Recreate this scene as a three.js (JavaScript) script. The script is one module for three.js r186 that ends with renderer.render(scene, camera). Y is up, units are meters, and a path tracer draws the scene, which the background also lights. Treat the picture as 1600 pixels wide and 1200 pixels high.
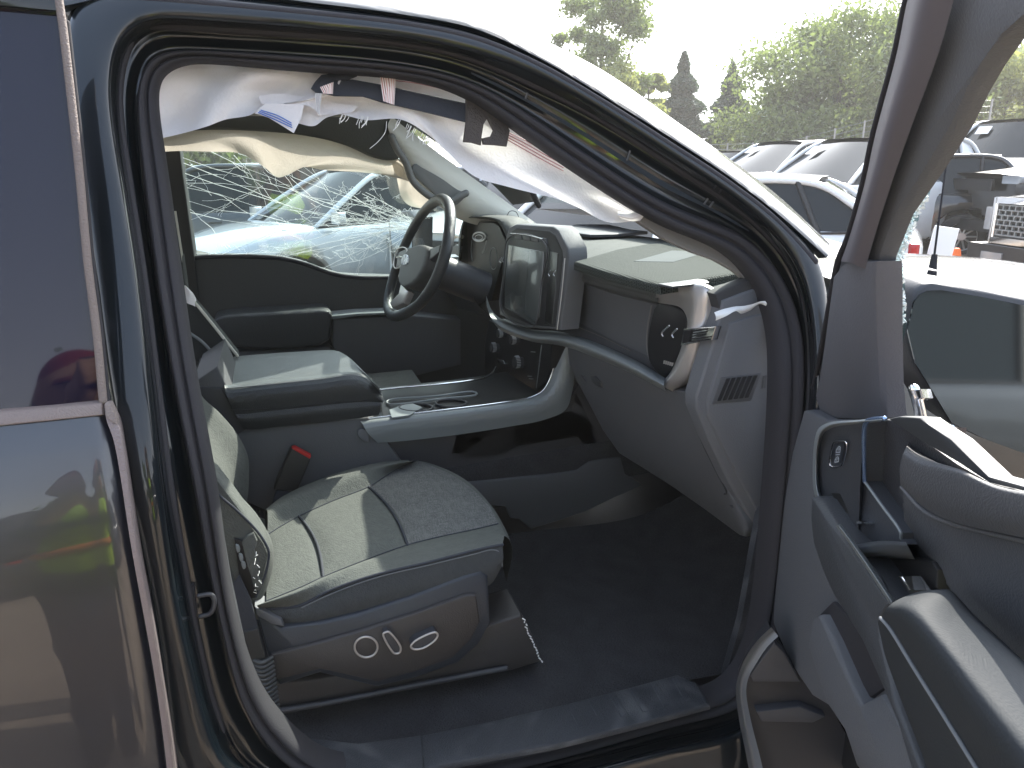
import * as THREE from 'three';
import { mergeGeometries, mergeVertices, toCreasedNormals } from 'three/addons/utils/BufferGeometryUtils.js';
import { MarchingCubes } from 'three/addons/objects/MarchingCubes.js';
import { ImprovedNoise } from 'three/addons/math/ImprovedNoise.js';

// ---------------------------------------------------------------- camera, sky, sun, exposure
const scene = new THREE.Scene();
const FOCAL = 1156;                                   // focal length in units of a 1600 x 1200 frame
const camera = new THREE.PerspectiveCamera(2 * Math.atan(600 / FOCAL) * 180 / Math.PI, 4 / 3, 0.05, 900);
const R = (d) => d * Math.PI / 180;
const EYE = new THREE.Vector3(0, 1.7, 1.95), YAW = R(17), PITCH = R(16.8), ROLL = R(1);
const FWD = new THREE.Vector3(Math.sin(YAW) * Math.cos(PITCH), -Math.sin(PITCH), -Math.cos(YAW) * Math.cos(PITCH));
const SIDE0 = new THREE.Vector3().crossVectors(FWD, new THREE.Vector3(0, 1, 0)).normalize();
const UP0 = new THREE.Vector3().crossVectors(SIDE0, FWD);
const SIDE = SIDE0.clone().multiplyScalar(Math.cos(ROLL)).addScaledVector(UP0, -Math.sin(ROLL));
const UPV = UP0.clone().multiplyScalar(Math.cos(ROLL)).addScaledVector(SIDE0, Math.sin(ROLL));
camera.position.copy(EYE); camera.up.copy(UPV); camera.lookAt(EYE.clone().add(FWD));

const SUN_AZ = R(46), SUN_EL = R(37);
const SUN = new THREE.Vector3(Math.sin(SUN_AZ) * Math.cos(SUN_EL), Math.sin(SUN_EL), -Math.cos(SUN_AZ) * Math.cos(SUN_EL));
// the sky: clear blue away from the sun, a wide milky halo round it and a pale horizon
{
  const W = 512, H = 256, data = new Float32Array(W * H * 4);
  for (let j = 0; j < H; j++) for (let i = 0; i < W; i++) {
    const up = ((j + .5) / H - .5) * Math.PI, ro = ((i + .5) / W - .5) * 2 * Math.PI;
    const d = new THREE.Vector3(Math.cos(ro) * Math.cos(up), Math.sin(up), Math.sin(ro) * Math.cos(up));
    const y = Math.max(d.y, 0), c = d.dot(SUN), hz = Math.exp(-y * 5.5), k = Math.acos(Math.min(1, Math.max(-1, c)));
    const halo = 4.6 * Math.exp(-k * 2.9) + 8 * Math.exp(-k * 9);
    const b = [.25, .355, .55], h = [1.5, 1.54, 1.56], o = (j * W + i) * 4;
    for (let n = 0; n < 3; n++) {
      let L = b[n] * (1 - hz) + h[n] * hz + halo * [1, .97, .92][n];
      if (d.y < 0) L = [.20, .17, .14][n] * (1 - Math.exp(d.y * 30)) + L * Math.exp(d.y * 30);
      data[o + n] = L;
    }
    data[o + 3] = 1;
  }
  const t = new THREE.DataTexture(data, W, H, THREE.RGBAFormat, THREE.FloatType);
  t.mapping = THREE.EquirectangularReflectionMapping; t.magFilter = THREE.LinearFilter; t.needsUpdate = true;
  scene.background = t; scene.environment = t;
  scene.backgroundIntensity = 1; scene.environmentIntensity = 1;
}
const sun = new THREE.DirectionalLight(new THREE.Color(1, .94, .84), 4.6);
sun.position.copy(SUN).multiplyScalar(60); sun.target.position.set(0, 0, 0);
sun.castShadow = true; sun.shadow.radius = 1; sun.shadow.mapSize.set(4096, 4096);
Object.assign(sun.shadow.camera, { left: -30, right: 30, top: 30, bottom: -30, near: 1, far: 140 });
scene.add(sun, sun.target);
const renderer = new THREE.WebGLRenderer({ antialias: true });
renderer.toneMapping = THREE.LinearToneMapping; renderer.toneMappingExposure = 2.6;
renderer.shadowMap.enabled = true;
scene.fog = new THREE.FogExp2(0xfffaf2, .0030);

// ---------------------------------------------------------------- helpers
let seed = 7;
const rnd = (a = 1, b = 0) => { seed = (seed * 1664525 + 1013904223) >>> 0; return b + (a - b) * seed / 4294967296; };
const noise = new ImprovedNoise();
const V = (x, y, z) => new THREE.Vector3(x, y, z);
// sight lines of the survey photograph: where the line through (u, v) meets a plane of the place
const ray = (u, v) => FWD.clone().multiplyScalar(FOCAL).addScaledVector(SIDE, u - 800).addScaledVector(UPV, 600 - v).normalize();
const meet = (u, v, n, p) => { const d = ray(u, v); return EYE.clone().addScaledVector(d, p.clone().sub(EYE).dot(n) / d.dot(n)); };
const X = (x) => (u, v) => meet(u, v, V(1, 0, 0), V(x, 0, 0));
const Y = (y) => (u, v) => meet(u, v, V(0, 1, 0), V(0, y, 0));
const Z = (z) => (u, v) => meet(u, v, V(0, 0, 1), V(0, 0, z));
const PL = (n, p) => { n = n.clone().normalize(); return (u, v) => meet(u, v, n, p); };
const PL3 = (a, b, c) => PL(b.clone().sub(a).cross(c.clone().sub(a)), a);
// passenger side of the body: upright below the belt, leaning in above it
const lean = (y) => y < 1.28 ? .99 : .99 - .26 * Math.pow((y - 1.28) / .62, 1.15);
const S = (dz) => (u, v) => { let z = .9, p; for (let i = 0; i < 14; i++) { p = Z(z - dz)(u, v); z = .5 * z + .5 * lean(Math.min(2.1, Math.max(.3, p.y))); } return Z(z - dz)(u, v); };
// rear door: hinged on the centre pillar and standing a little ajar
const SRD = (dz) => (u, v) => { let z = .9, p; for (let i = 0; i < 24; i++) { p = Z(z)(u, v); z = .5 * z + .5 * (lean(Math.min(2.1, Math.max(.3, p.y))) - dz + Math.max(0, -.16 - p.x) * .20); } return Z(z)(u, v); };
const SRX = (fn, dz) => (u, v) => { let z = .97, p; for (let i = 0; i < 24; i++) { p = Z(z)(u, v); z = .5 * z + .5 * (fn(p.y) - dz + Math.max(0, -.16 - p.x) * .24); } return Z(z)(u, v); };
const shoulder = (y) => { const w = Math.min(1.2, Math.max(0, (y - 1.0) / .42)); return .952 + .066 * (1 - Math.pow(w, 3.2)); }, pane = (y) => .950 - .215 * (y - 1.42);
// open front door: swung 70 degrees about its hinges
const DA = R(70), DD = V(-Math.cos(DA), 0, Math.sin(DA)), DN = V(-Math.sin(DA), 0, -Math.cos(DA)), DP = V(.88, 1.3, .90);
const D = (off) => (u, v) => { const d = ray(u, v); let l = 0, p; for (let i = 0; i < 20; i++) { const t = (off + l - DN.dot(EYE.clone().sub(DP))) / d.dot(DN); p = EYE.clone().addScaledVector(d, t); l = .5 * l + .5 * .33 * Math.max(0, Math.min(2, p.y) - 1.3); } return p; };
const DS = (s) => PL(DD, DP.clone().addScaledVector(DD, s));            // upright plane square to the door

const pairs = (a) => { const o = []; for (let i = 0; i < a.length; i += 2) o.push([a[i], a[i + 1]]); return o; };
const L = (f, a) => pairs(a).map(([u, v]) => f(u, v));
const curve = (pts, n, closed = false) => pts.length === 2 && !closed ? Array.from({ length: n }, (_, i) => pts[0].clone().lerp(pts[1], i / (n - 1)))
  : (() => { const c = new THREE.CatmullRomCurve3(pts, closed, 'centripetal'); return Array.from({ length: n }, (_, i) => c.getPoint(i / (closed ? n : n - 1))); })();

function boxUV(g) {                                    // uv in metres from the dominant side of each face
  if (g.index) g = g.toNonIndexed();
  const p = g.attributes.position, uv = new Float32Array(p.count * 2), a = V(), b = V(), c = V();
  for (let i = 0; i < p.count; i += 3) {
    a.fromBufferAttribute(p, i); b.fromBufferAttribute(p, i + 1); c.fromBufferAttribute(p, i + 2);
    const n = b.clone().sub(a).cross(c.clone().sub(a)), m = [Math.abs(n.x), Math.abs(n.y), Math.abs(n.z)], k = m.indexOf(Math.max(...m));
    [a, b, c].forEach((q, j) => { uv[(i + j) * 2] = k === 0 ? q.z : q.x; uv[(i + j) * 2 + 1] = k === 1 ? q.z : q.y; });
  }
  g.setAttribute('uv', new THREE.BufferAttribute(uv, 2));
  return g;
}
function meshFrom(pos, idx, crease = 40) {
  let g = new THREE.BufferGeometry();
  g.setAttribute('position', new THREE.Float32BufferAttribute(pos, 3)); g.setIndex(idx);
  if (crease) { g = toCreasedNormals(g, R(crease)); } else g.computeVertexNormals();
  return boxUV(g);
}
// a surface through rows of points (all rows run the same way)
function loft(rows, { n = 24, m = 6, closed = false, crease = 50, straight = false } = {}) {
  const rs = rows.map((r) => curve(r, n, closed)), out = [];
  const M = rows.length === 2 || straight ? null : m;
  if (!M) out.push(...rs);
  else {
    const K = (rows.length - 1) * m + 1;
    for (let k = 0; k < K; k++) out.push([]);
    for (let i = 0; i < n; i++) { const c = new THREE.CatmullRomCurve3(rs.map((r) => r[i]), false, 'centripetal'); for (let k = 0; k < K; k++) out[k].push(c.getPoint(k / (K - 1))); }
  }
  const pos = [], idx = [];
  out.forEach((r) => r.forEach((q) => pos.push(q.x, q.y, q.z)));
  const w = n;
  for (let k = 0; k + 1 < out.length; k++) for (let i = 0; i < (closed ? n : n - 1); i++) { const a = k * w + i, b = k * w + (i + 1) % n, c = a + w, d = b + w; idx.push(a, b, c, b, d, c); }
  return meshFrom(pos, idx, crease);
}
// a plate with rounded edges: an outline on a plane of the place, given depth along a vector
function slab(f, outline, depth, { bevel = 0, bm = null, smooth = 0, holes = [], crease = 35 } = {}) {
  let pts = pairs(outline).map(([u, v]) => new THREE.Vector2(u, v));
  const round = (p, k) => { const c = new THREE.CatmullRomCurve3(p.map((q) => V(q.x, q.y, 0)), true, 'centripetal'); return Array.from({ length: k }, (_, i) => { const q = c.getPoint(i / k); return new THREE.Vector2(q.x, q.y); }); };
  if (smooth) pts = round(pts, smooth);
  if (THREE.ShapeUtils.area(pts) < 0) pts.reverse();
  const hs = holes.map((h) => { let q = pairs(h).map(([u, v]) => new THREE.Vector2(u, v)); if (smooth) q = round(q, smooth); if (THREE.ShapeUtils.area(q) > 0) q.reverse(); return q; });
  const d = depth.isVector3 ? depth : V(...depth), len = d.length(), dh = d.clone().normalize();
  const inset = (p, b) => p.map((q, i) => {
    const a = p[(i + p.length - 1) % p.length], c = p[(i + 1) % p.length], e1 = q.clone().sub(a).normalize(), e2 = c.clone().sub(q).normalize();
    const n1 = new THREE.Vector2(-e1.y, e1.x), n2 = new THREE.Vector2(-e2.y, e2.x), n = n1.add(n2); if (n.length() < 1e-6) return q.clone();
    n.normalize(); const k = 1 / Math.max(.5, n.dot(new THREE.Vector2(-e2.y, e2.x))); return q.clone().addScaledVector(n, b * k);
  });
  const B = bm ?? bevel * .0014, steps = bevel ? 4 : 0, loops = [pts, ...hs], pos = [], idx = [], rings = [];
  const add = (p, dep) => { const q = f(p.x, p.y).addScaledVector(dh, dep); pos.push(q.x, q.y, q.z); return pos.length / 3 - 1; };
  for (const lp of loops) {
    const rr = [];
    for (let s = 0; s <= steps; s++) { const a = steps ? s / steps * Math.PI / 2 : 0; const b = bevel * (1 - Math.sin(a)), dep = B * (1 - Math.cos(a)); rr.push((bevel ? inset(lp, b) : lp).map((p) => add(p, steps ? dep : 0))); }
    rr.push(lp.map((p) => add(p, Math.max(len, B))));
    rings.push(rr);
  }
  const tri = THREE.ShapeUtils.triangulateShape(bevel ? inset(pts, bevel) : pts, hs.map((h) => bevel ? inset(h, bevel) : h));
  const front = rings.flatMap((r) => r[0]), back = rings.flatMap((r) => r[r.length - 1]);
  for (const [a, b, c] of tri) { idx.push(front[a], front[c], front[b], back[a], back[b], back[c]); }
  for (const rr of rings) for (let s = 0; s + 1 < rr.length; s++) { const p = rr[s], q = rr[s + 1]; for (let i = 0; i < p.length; i++) { const j = (i + 1) % p.length; idx.push(p[i], p[j], q[i], p[j], q[j], q[i]); } }
  return meshFrom(pos, idx, crease);
}
function tube(pts, r, { n = 40, k = 10, closed = false, flat = null } = {}) {
  const g = new THREE.TubeGeometry(new THREE.CatmullRomCurve3(pts, closed, 'centripetal'), n, r, k, closed);
  if (flat) { /* unused */ }
  const caps = [];
  if (!closed) for (const p of [pts[0], pts[pts.length - 1]]) { const s = new THREE.SphereGeometry(r, k, 6); s.translate(p.x, p.y, p.z); caps.push(s); }
  return boxUV(mergeGeometries([g, ...caps].map((q) => q.toNonIndexed())));
}
function rod(a, b, r, k = 8, r2 = r) {
  const g = new THREE.CylinderGeometry(r2, r, a.distanceTo(b), k), d = b.clone().sub(a).normalize();
  g.applyQuaternion(new THREE.Quaternion().setFromUnitVectors(V(0, 1, 0), d)); const m = a.clone().add(b).multiplyScalar(.5); g.translate(m.x, m.y, m.z); return boxUV(g);
}
function block(w, h, d, x = 0, y = 0, z = 0, r = 0) {    // chamfered box
  if (!r) { const g = new THREE.BoxGeometry(w, h, d); g.translate(x, y, z); return boxUV(g); }
  const s = new THREE.Shape(), a = w / 2 - r, b = h / 2 - r;
  s.moveTo(-a, -b); s.lineTo(a, -b); s.lineTo(a, b); s.lineTo(-a, b); s.closePath();
  const g = new THREE.ExtrudeGeometry(s, { depth: d - 2 * r, bevelEnabled: true, bevelSize: r, bevelThickness: r, bevelSegments: 3 });
  g.translate(x, y, z - d / 2 + r); return boxUV(toCreasedNormals(g, R(35)));
}
const join = (...gs) => mergeGeometries(gs.flat().map((g) => { const q = g.index ? g.toNonIndexed() : g.clone(); for (const k of Object.keys(q.attributes)) if (!['position', 'normal', 'uv'].includes(k)) q.deleteAttribute(k); return q; }));
// a printed quad (four corners: top left, top right, bottom right, bottom left)
function quad(a, b, c, d) {
  const g = new THREE.BufferGeometry();
  g.setAttribute('position', new THREE.Float32BufferAttribute([a, d, b, b, d, c].flatMap((q) => [q.x, q.y, q.z]), 3));
  g.setAttribute('uv', new THREE.Float32BufferAttribute([0, 1, 0, 0, 1, 1, 1, 1, 0, 0, 1, 0], 2));
  g.computeVertexNormals(); return g;
}
const used = {};
const numbered = (n) => { used[n] = (used[n] ?? -1) + 1; return used[n] ? n + '_' + String(used[n]).padStart(3, '0') : n; };
function part(name, geo, mat, parent, label, kind) {
  const m = new THREE.Mesh(Array.isArray(geo) ? join(geo) : geo, mat); m.name = name; m.castShadow = m.receiveShadow = true;
  if (label) m.userData.label = label; if (kind) m.userData.kind = kind;
  parent.add(m); return m;
}
function thing(name, label, category, pos = [0, 0, 0], turn = 0, group) {
  const g = new THREE.Group(); g.name = numbered(name); g.position.set(...pos); g.rotation.y = turn;
  g.userData = { label, category }; if (group) g.userData.group = group; scene.add(g); return g;
}
function struct(name, geo, mat, kind = 'structure') { const m = part(numbered(name), geo, mat, scene); m.userData.kind = kind; return m; }

// ---------------------------------------------------------------- procedural materials
function canvasTex(w, h, draw, { srgb = true, rep = null } = {}) {
  const c = document.createElement('canvas'); c.width = w; c.height = h; draw(c.getContext('2d'), w, h);
  const t = new THREE.CanvasTexture(c); t.colorSpace = srgb ? THREE.SRGBColorSpace : THREE.NoColorSpace;
  t.wrapS = t.wrapT = THREE.RepeatWrapping; if (rep) t.repeat.set(rep, rep); return t;
}
function fieldTex(n, f, rep, { srgb = false, lo = null, hi = null } = {}) {   // f(x, y) in 0..1 over a tile -> grey or a blend of two linear colours
  const d = new Uint8Array(n * n * 4), s = (c) => 255 * Math.min(1, Math.max(0, c <= .0031308 ? 12.92 * c : 1.055 * Math.pow(c, 1 / 2.4) - .055));
  for (let j = 0; j < n; j++) for (let i = 0; i < n; i++) {
    const k = Math.min(1, Math.max(0, f(i / n, j / n))), o = (j * n + i) * 4;
    for (let q = 0; q < 3; q++) d[o + q] = lo ? s(lo[q] + (hi[q] - lo[q]) * k) : 255 * k;
    d[o + 3] = 255;
  }
  const t = new THREE.DataTexture(d, n, n, THREE.RGBAFormat); t.wrapS = t.wrapT = THREE.RepeatWrapping; t.magFilter = THREE.LinearFilter;
  t.colorSpace = lo ? THREE.SRGBColorSpace : THREE.NoColorSpace; t.repeat.set(rep, rep); t.needsUpdate = true; return t;
}
const tile = (x, y, f, k = 0) => {                       // tileable noise, f cells per tile
  const a = 2 * Math.PI * x, b = 2 * Math.PI * y, r = f / (2 * Math.PI);
  return .5 + .5 * (noise.noise(r * Math.cos(a) + 3.1 + k, r * Math.sin(a) + 7.7 + r * Math.cos(b), r * Math.sin(b) + 1.3 - k) * 1.5);
};
const hash = (i, j) => { const s = Math.sin(i * 127.1 + j * 311.7) * 43758.5453; return s - Math.floor(s); };
const mk = (c, o = {}) => new THREE.MeshPhysicalMaterial({ color: new THREE.Color().setRGB(...c), roughness: .55, ...o });
const grainBump = fieldTex(256, (x, y) => .6 * tile(x, y, 34) + .4 * tile(x, y, 60, 4), 14);
const grainFine = fieldTex(256, (x, y) => .7 * tile(x, y, 50, 2) + .3 * hash(Math.floor(x * 256), Math.floor(y * 256)), 10);
const dustRough = fieldTex(512, (x, y) => .42 + .35 * tile(x, y, 5) * tile(x, y, 17, 3), 1.6);
const paintDust = fieldTex(512, (x, y) => { const h = hash(Math.floor(x * 512), Math.floor(y * 512)); return .04 + .10 * Math.max(0, tile(x, y, 4) - .35) + (h > .9985 ? .4 : 0); }, 1.1);
const weave = fieldTex(256, (x, y) => {
  const i = Math.floor(x * 64), j = Math.floor(y * 64), a = hash(i, Math.floor(j / 5)), b = hash(Math.floor(i / 6), j + 99);
  return .25 + .75 * (((i + j) & 1) ? a : b) * (.6 + .4 * hash(Math.floor(x * 256), Math.floor(y * 256)));
}, 9, { lo: [.035, .038, .040], hi: [.20, .20, .19] });
const weaveBump = fieldTex(256, (x, y) => .5 + .5 * Math.sin(x * 2 * Math.PI * 64) * Math.sin(y * 2 * Math.PI * 64), 9);
const cloth = fieldTex(256, (x, y) => .5 * hash(Math.floor(x * 256), Math.floor(y * 256)) + .5 * tile(x, y, 12), 7, { lo: [.076, .081, .075], hi: [.110, .116, .106] });
const clothBump = fieldTex(256, (x, y) => .5 * hash(Math.floor(x * 128), Math.floor(y * 128)) + .5 * tile(x, y, 30, 1), 7);
const carpetTex = fieldTex(256, (x, y) => .6 * hash(Math.floor(x * 256), Math.floor(y * 256)) + .4 * tile(x, y, 6), 3, { lo: [.020, .020, .023], hi: [.058, .058, .062] });
const clothFold = fieldTex(256, (x, y) => .6 * tile(x, y, 4) + .3 * tile(x, y, 9, 5) + .1 * hash(Math.floor(x * 256), Math.floor(y * 256)), 2.2);
const dotTex = fieldTex(128, (x, y) => { const a = x * 16 % 1 - .5, b = y * 16 % 1 - .5; return a * a + b * b < .1 ? 0 : 1; }, 9);
const dotMap = fieldTex(256, (x, y) => { const a = x * 24 % 1 - .5, b = (y * 24 + .5 * (Math.floor(x * 24) & 1)) % 1 - .5; return (a * a + b * b < .11 ? 0 : .8) + .2 * hash(Math.floor(x * 256), Math.floor(y * 256)); }, 7, { lo: [.010, .012, .011], hi: [.066, .075, .068] });
const sillDust = fieldTex(512, (x, y) => Math.pow(Math.max(0, tile(x, y, 6) * tile(x, y, 23, 3) * 1.9 - .28), 1.3) + .12 * hash(Math.floor(x * 512), Math.floor(y * 512)), 1.3, { lo: [.022, .025, .032], hi: [.085, .087, .092] });
const M = {
  sill: new THREE.MeshPhysicalMaterial({ map: sillDust, roughness: .6, bumpMap: grainFine, bumpScale: .0015 }),
  paint: mk([.003, .006, .009], { roughness: .42, specularIntensity: .3, clearcoat: 1, clearcoatRoughness: .03, clearcoatRoughnessMap: null }),
  paintDusty: mk([.003, .005, .012], { roughness: .3, ior: 1.7, clearcoat: 1, clearcoatRoughnessMap: paintDust, clearcoatRoughness: .12 }),
  tint: mk([.007, .007, .019], { roughness: .03, roughnessMap: null, specularIntensity: 1 }),
  rubber: mk([.034, .033, .038], { roughness: .75, specularIntensity: .45, bumpMap: grainFine, bumpScale: .0004 }),
  rubberBleached: mk([.17, .14, .13], { roughness: .7, bumpMap: grainFine, bumpScale: .001 }),
  plastic: mk([.082, .084, .090], { roughness: .58, bumpMap: grainBump, bumpScale: .0005 }),
  plasticLight: mk([.118, .121, .130], { roughness: .6, bumpMap: grainBump, bumpScale: .0005 }),
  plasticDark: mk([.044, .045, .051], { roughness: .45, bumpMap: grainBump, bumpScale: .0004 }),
  glossBlack: mk([.014, .014, .016], { roughness: .45, specularIntensity: .5 }),
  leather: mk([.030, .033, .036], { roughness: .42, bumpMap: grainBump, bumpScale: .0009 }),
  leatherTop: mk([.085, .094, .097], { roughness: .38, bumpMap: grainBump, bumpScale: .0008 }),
  silver: mk([.55, .52, .50], { metalness: .7, roughness: .42 }),
  satin: mk([.22, .24, .245], { metalness: .15, roughness: .42 }),
  chrome: mk([.85, .86, .88], { metalness: 1, roughness: .12 }),
  blueLine: mk([.28, .40, .62], { metalness: .8, roughness: .25 }),
  brownPanel: mk([.046, .041, .040], { roughness: .55, bumpMap: grainBump, bumpScale: .0004 }),
  cloth: new THREE.MeshPhysicalMaterial({ map: cloth, roughness: .95, bumpMap: clothBump, bumpScale: .0012, sheen: .3, sheenRoughness: .6 }),
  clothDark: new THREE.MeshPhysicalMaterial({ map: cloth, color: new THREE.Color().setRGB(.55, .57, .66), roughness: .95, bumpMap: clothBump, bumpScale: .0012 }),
  weave: new THREE.MeshPhysicalMaterial({ map: weave, roughness: .95, bumpMap: weaveBump, bumpScale: .0008 }),
  stitch: mk([.16, .17, .18], { roughness: .8 }),
  carpet: new THREE.MeshPhysicalMaterial({ map: carpetTex, roughness: 1, bumpMap: clothBump, bumpScale: .003 }),
  headliner: mk([.34, .33, .30], { roughness: .95, bumpMap: clothBump, bumpScale: .0008 }),
  railDark: mk([.075, .078, .070], { roughness: .9, bumpMap: clothBump, bumpScale: .0008 }),
  pillarTrim: mk([.66, .64, .56], { roughness: .75, bumpMap: grainFine, bumpScale: .0004 }),
  airbag: mk([.88, .85, .85], { roughness: 1, transmission: .28, thickness: 0, bumpMap: clothFold, bumpScale: .006 }),
  airbagBeige: mk([.58, .54, .46], { roughness: 1, transmission: .3, thickness: 0, bumpMap: clothFold, bumpScale: .010 }),
  thread: mk([.80, .79, .76], { roughness: .9 }),
  strap: mk([.030, .034, .045], { roughness: .8, bumpMap: clothBump, bumpScale: .0006 }),
  felt: mk([.075, .065, .060], { roughness: 1, bumpMap: clothBump, bumpScale: .002 }),
  glass: mk([.86, .93, .91], { roughness: 0, transmission: 1, thickness: 0, ior: 1.5 }),
  glassTeal: mk([.62, .74, .74], { roughness: .02, transmission: 1, thickness: 0, ior: 1.5 }),
  crack: mk([.93, .96, .96], { roughness: .5, transmission: .2, thickness: 0 }),
  brushed: mk([.55, .55, .56], { metalness: .4, roughness: .35 }),
  mirror: mk([.30, .33, .34], { metalness: 1, roughness: .04 }),
  dashTop: new THREE.MeshPhysicalMaterial({ map: dotMap, roughness: .85, specularIntensity: .4, bumpMap: dotTex, bumpScale: .002 }),
  dashPad: mk([.062, .066, .062], { roughness: .75, specularIntensity: .5, bumpMap: grainBump, bumpScale: .0006 }),
  red: mk([.45, .012, .012], { roughness: .4 }),
  white: mk([.78, .78, .77], { roughness: .6 }),
  screenGlass: mk([.060, .070, .070], { roughness: .25, clearcoat: .6, clearcoatRoughness: .05 }),
};
// ---------------------------------------------------------------- the pickup truck
const T = thing('pickup_truck', 'dark navy pickup truck with its passenger door open and airbags torn', 'pickup truck');

// door opening: rings of matching points, from the seal outwards to the body skin
const RING = [  // [seal inner, seal outer, rebate, ridge, skin]
  [510, 1192, 450, 1193, 400, 1210, 356, 1212, 262, 1220], [440, 1130, 404, 1140, 354, 1142, 322, 1142, 257, 1150], [411, 1090, 375, 1092, 335, 1088, 306, 1082, 252, 1082],
  [389, 1039, 358, 1039, 322, 1035, 294, 1030, 247, 1030], [368, 965, 341, 960, 306, 955, 277, 955, 236, 955], [352, 870, 321, 870, 290, 870, 264, 870, 218, 870],
  [339, 760, 301, 760, 270, 760, 249, 760, 195, 760], [309, 607, 270, 607, 250, 607, 232, 607, 163, 607], [283, 430, 240, 430, 227, 430, 213, 430, 140, 430],
  [264, 285, 222, 290, 206, 290, 190, 290, 121, 290], [245, 165, 211, 170, 190, 170, 170, 165, 104, 165], [248, 128, 218, 125, 194, 115, 172, 100, 100, 95],
  [261, 111, 234, 93, 208, 70, 186, 54, 95, 20], [288, 99, 264, 80, 244, 46, 228, 26, 150, -30], [330, 97, 322, 79, 310, 50, 300, 27, 260, -20],
  [480, 112, 480, 88, 478, 60, 476, 40, 470, 2], [640, 122, 640, 103, 640, 74, 640, 56, 640, 24], [731, 150, 735, 127, 738, 98, 742, 78, 746, 46],
  [805, 202, 815, 170, 825, 138, 835, 112, 845, 92], [885, 258, 912, 237, 924, 184, 932, 166, 945, 151], [995, 330, 1026, 310, 1046, 262, 1053, 244, 1062, 224],
  [1057, 363, 1096, 338, 1118, 308, 1128, 292, 1140, 276], [1129, 390, 1160, 364, 1184, 358, 1200, 348, 1218, 336], [1178, 435, 1214, 421, 1236, 422, 1254, 416, 1292, 402],
  [1209, 507, 1246, 505, 1260, 505, 1273, 505, 1302, 505], [1214, 600, 1250, 600, 1263, 600, 1276, 600, 1308, 600], [1206, 735, 1238, 735, 1253, 735, 1268, 735, 1308, 735],
  [1195, 870, 1222, 875, 1237, 880, 1252, 885, 1300, 890], [1178, 1000, 1198, 1025, 1212, 1035, 1230, 1045, 1285, 1060], [1138, 1078, 1150, 1100, 1160, 1122, 1170, 1146, 1190, 1220],
  [1050, 1096, 1058, 1120, 1066, 1142, 1072, 1165, 1085, 1240], [868, 1152, 872, 1174, 876, 1195, 880, 1218, 890, 1290], [715, 1180, 718, 1204, 720, 1228, 724, 1250, 735, 1318], [590, 1196, 574, 1214, 560, 1236, 548, 1256, 530, 1316],
];
const RN0 = 240;
const BASE = [0, 1, 2, 3, 4].map((k) => {                 // each ring resampled and evened out
  let p = curve(RING.map((r) => S([.10, .10, .078, .006, 0][k])(r[2 * k], r[2 * k + 1])), RN0, true);
  for (let it = 0; it < 14; it++) p = p.map((q, i) => q.clone().multiplyScalar(.5).addScaledVector(p[(i + 1) % RN0], .25).addScaledVector(p[(i + RN0 - 1) % RN0], .25));
  return p;
});
const DZ0 = [.10, .10, .078, .006, 0];
const mixRing = (k, t, dz) => BASE[k].map((q, i) => q.clone().lerp(BASE[k + 1][i], t).add(V(0, 0, (DZ0[k] * (1 - t) + DZ0[k + 1] * t) - dz)));
const ringAt = (k, dz) => BASE[k].map((q) => q.clone().add(V(0, 0, DZ0[k] - dz)));
const RN = RN0, rl = (rows, m = 5) => loft(rows, { n: RN, m, closed: true, crease: 0 });
const skin = part('body_side', rl([ringAt(4, .022), mixRing(3, .85, .006), mixRing(3, .55, 0), mixRing(3, .22, .0), ringAt(3, .006), mixRing(2, .7, .028), mixRing(2, .35, .058), mixRing(2, .1, .066)], 4), M.paint, T);
part('door_jamb', rl([mixRing(2, .1, .066), ringAt(2, .078), mixRing(1, .7, .082), mixRing(1, .45, .09), mixRing(1, .2, .098), mixRing(1, -.1, .10)], 4), M.paint, skin);
part('door_seal', rl([mixRing(0, .98, .108), mixRing(0, .9, .088), mixRing(0, .72, .070), mixRing(0, .52, .074), mixRing(0, .42, .084), mixRing(0, .3, .078), mixRing(0, .1, .084), ringAt(0, .10), mixRing(0, .04, .13)], 4), M.rubber, skin);
{ // thin rubber lip standing on the jamb, from the roof down the pillar
  const seg = (a, b, k, t, dz) => RING.slice(a, b).map((r) => S(dz)(r[2 * k] * (1 - t) + r[2 * k + 2] * t, r[2 * k + 1] * (1 - t) + r[2 * k + 3] * t));
  part('roof_seal', tube(seg(13, 27, 2, .35, .058), .007, { n: 120 }), M.rubber, skin);
  part('drip_seal', tube(seg(13, 24, 3, .5, .004), .006, { n: 120 }), M.rubber, skin);
  part('roof_seal', tube(seg(1, 13, 2, .25, .066), .006, { n: 120 }), M.rubber, skin);
  // clip strip along the windscreen pillar
  const a = seg(17, 23, 1, .92, .080), b = seg(17, 23, 1, .40, .086);
  const strip = part('clip_strip', loft([a, a.map((p, i) => p.clone().lerp(b[i], .5).add(V(0, 0, -.004))), b], { n: 60, m: 4 }), mk([.05, .062, .075], { roughness: .35 }), skin);
  const ca = curve(a, 41), cb = curve(b, 41);
  for (const i of [8, 20, 31, 32]) part('strip_clip', rod(ca[i].clone().lerp(cb[i], .3).add(V(0, 0, .004)), ca[i].clone().lerp(cb[i], .85).add(V(0, 0, .004)), .0018, 6), M.plasticLight, strip);
}
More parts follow.
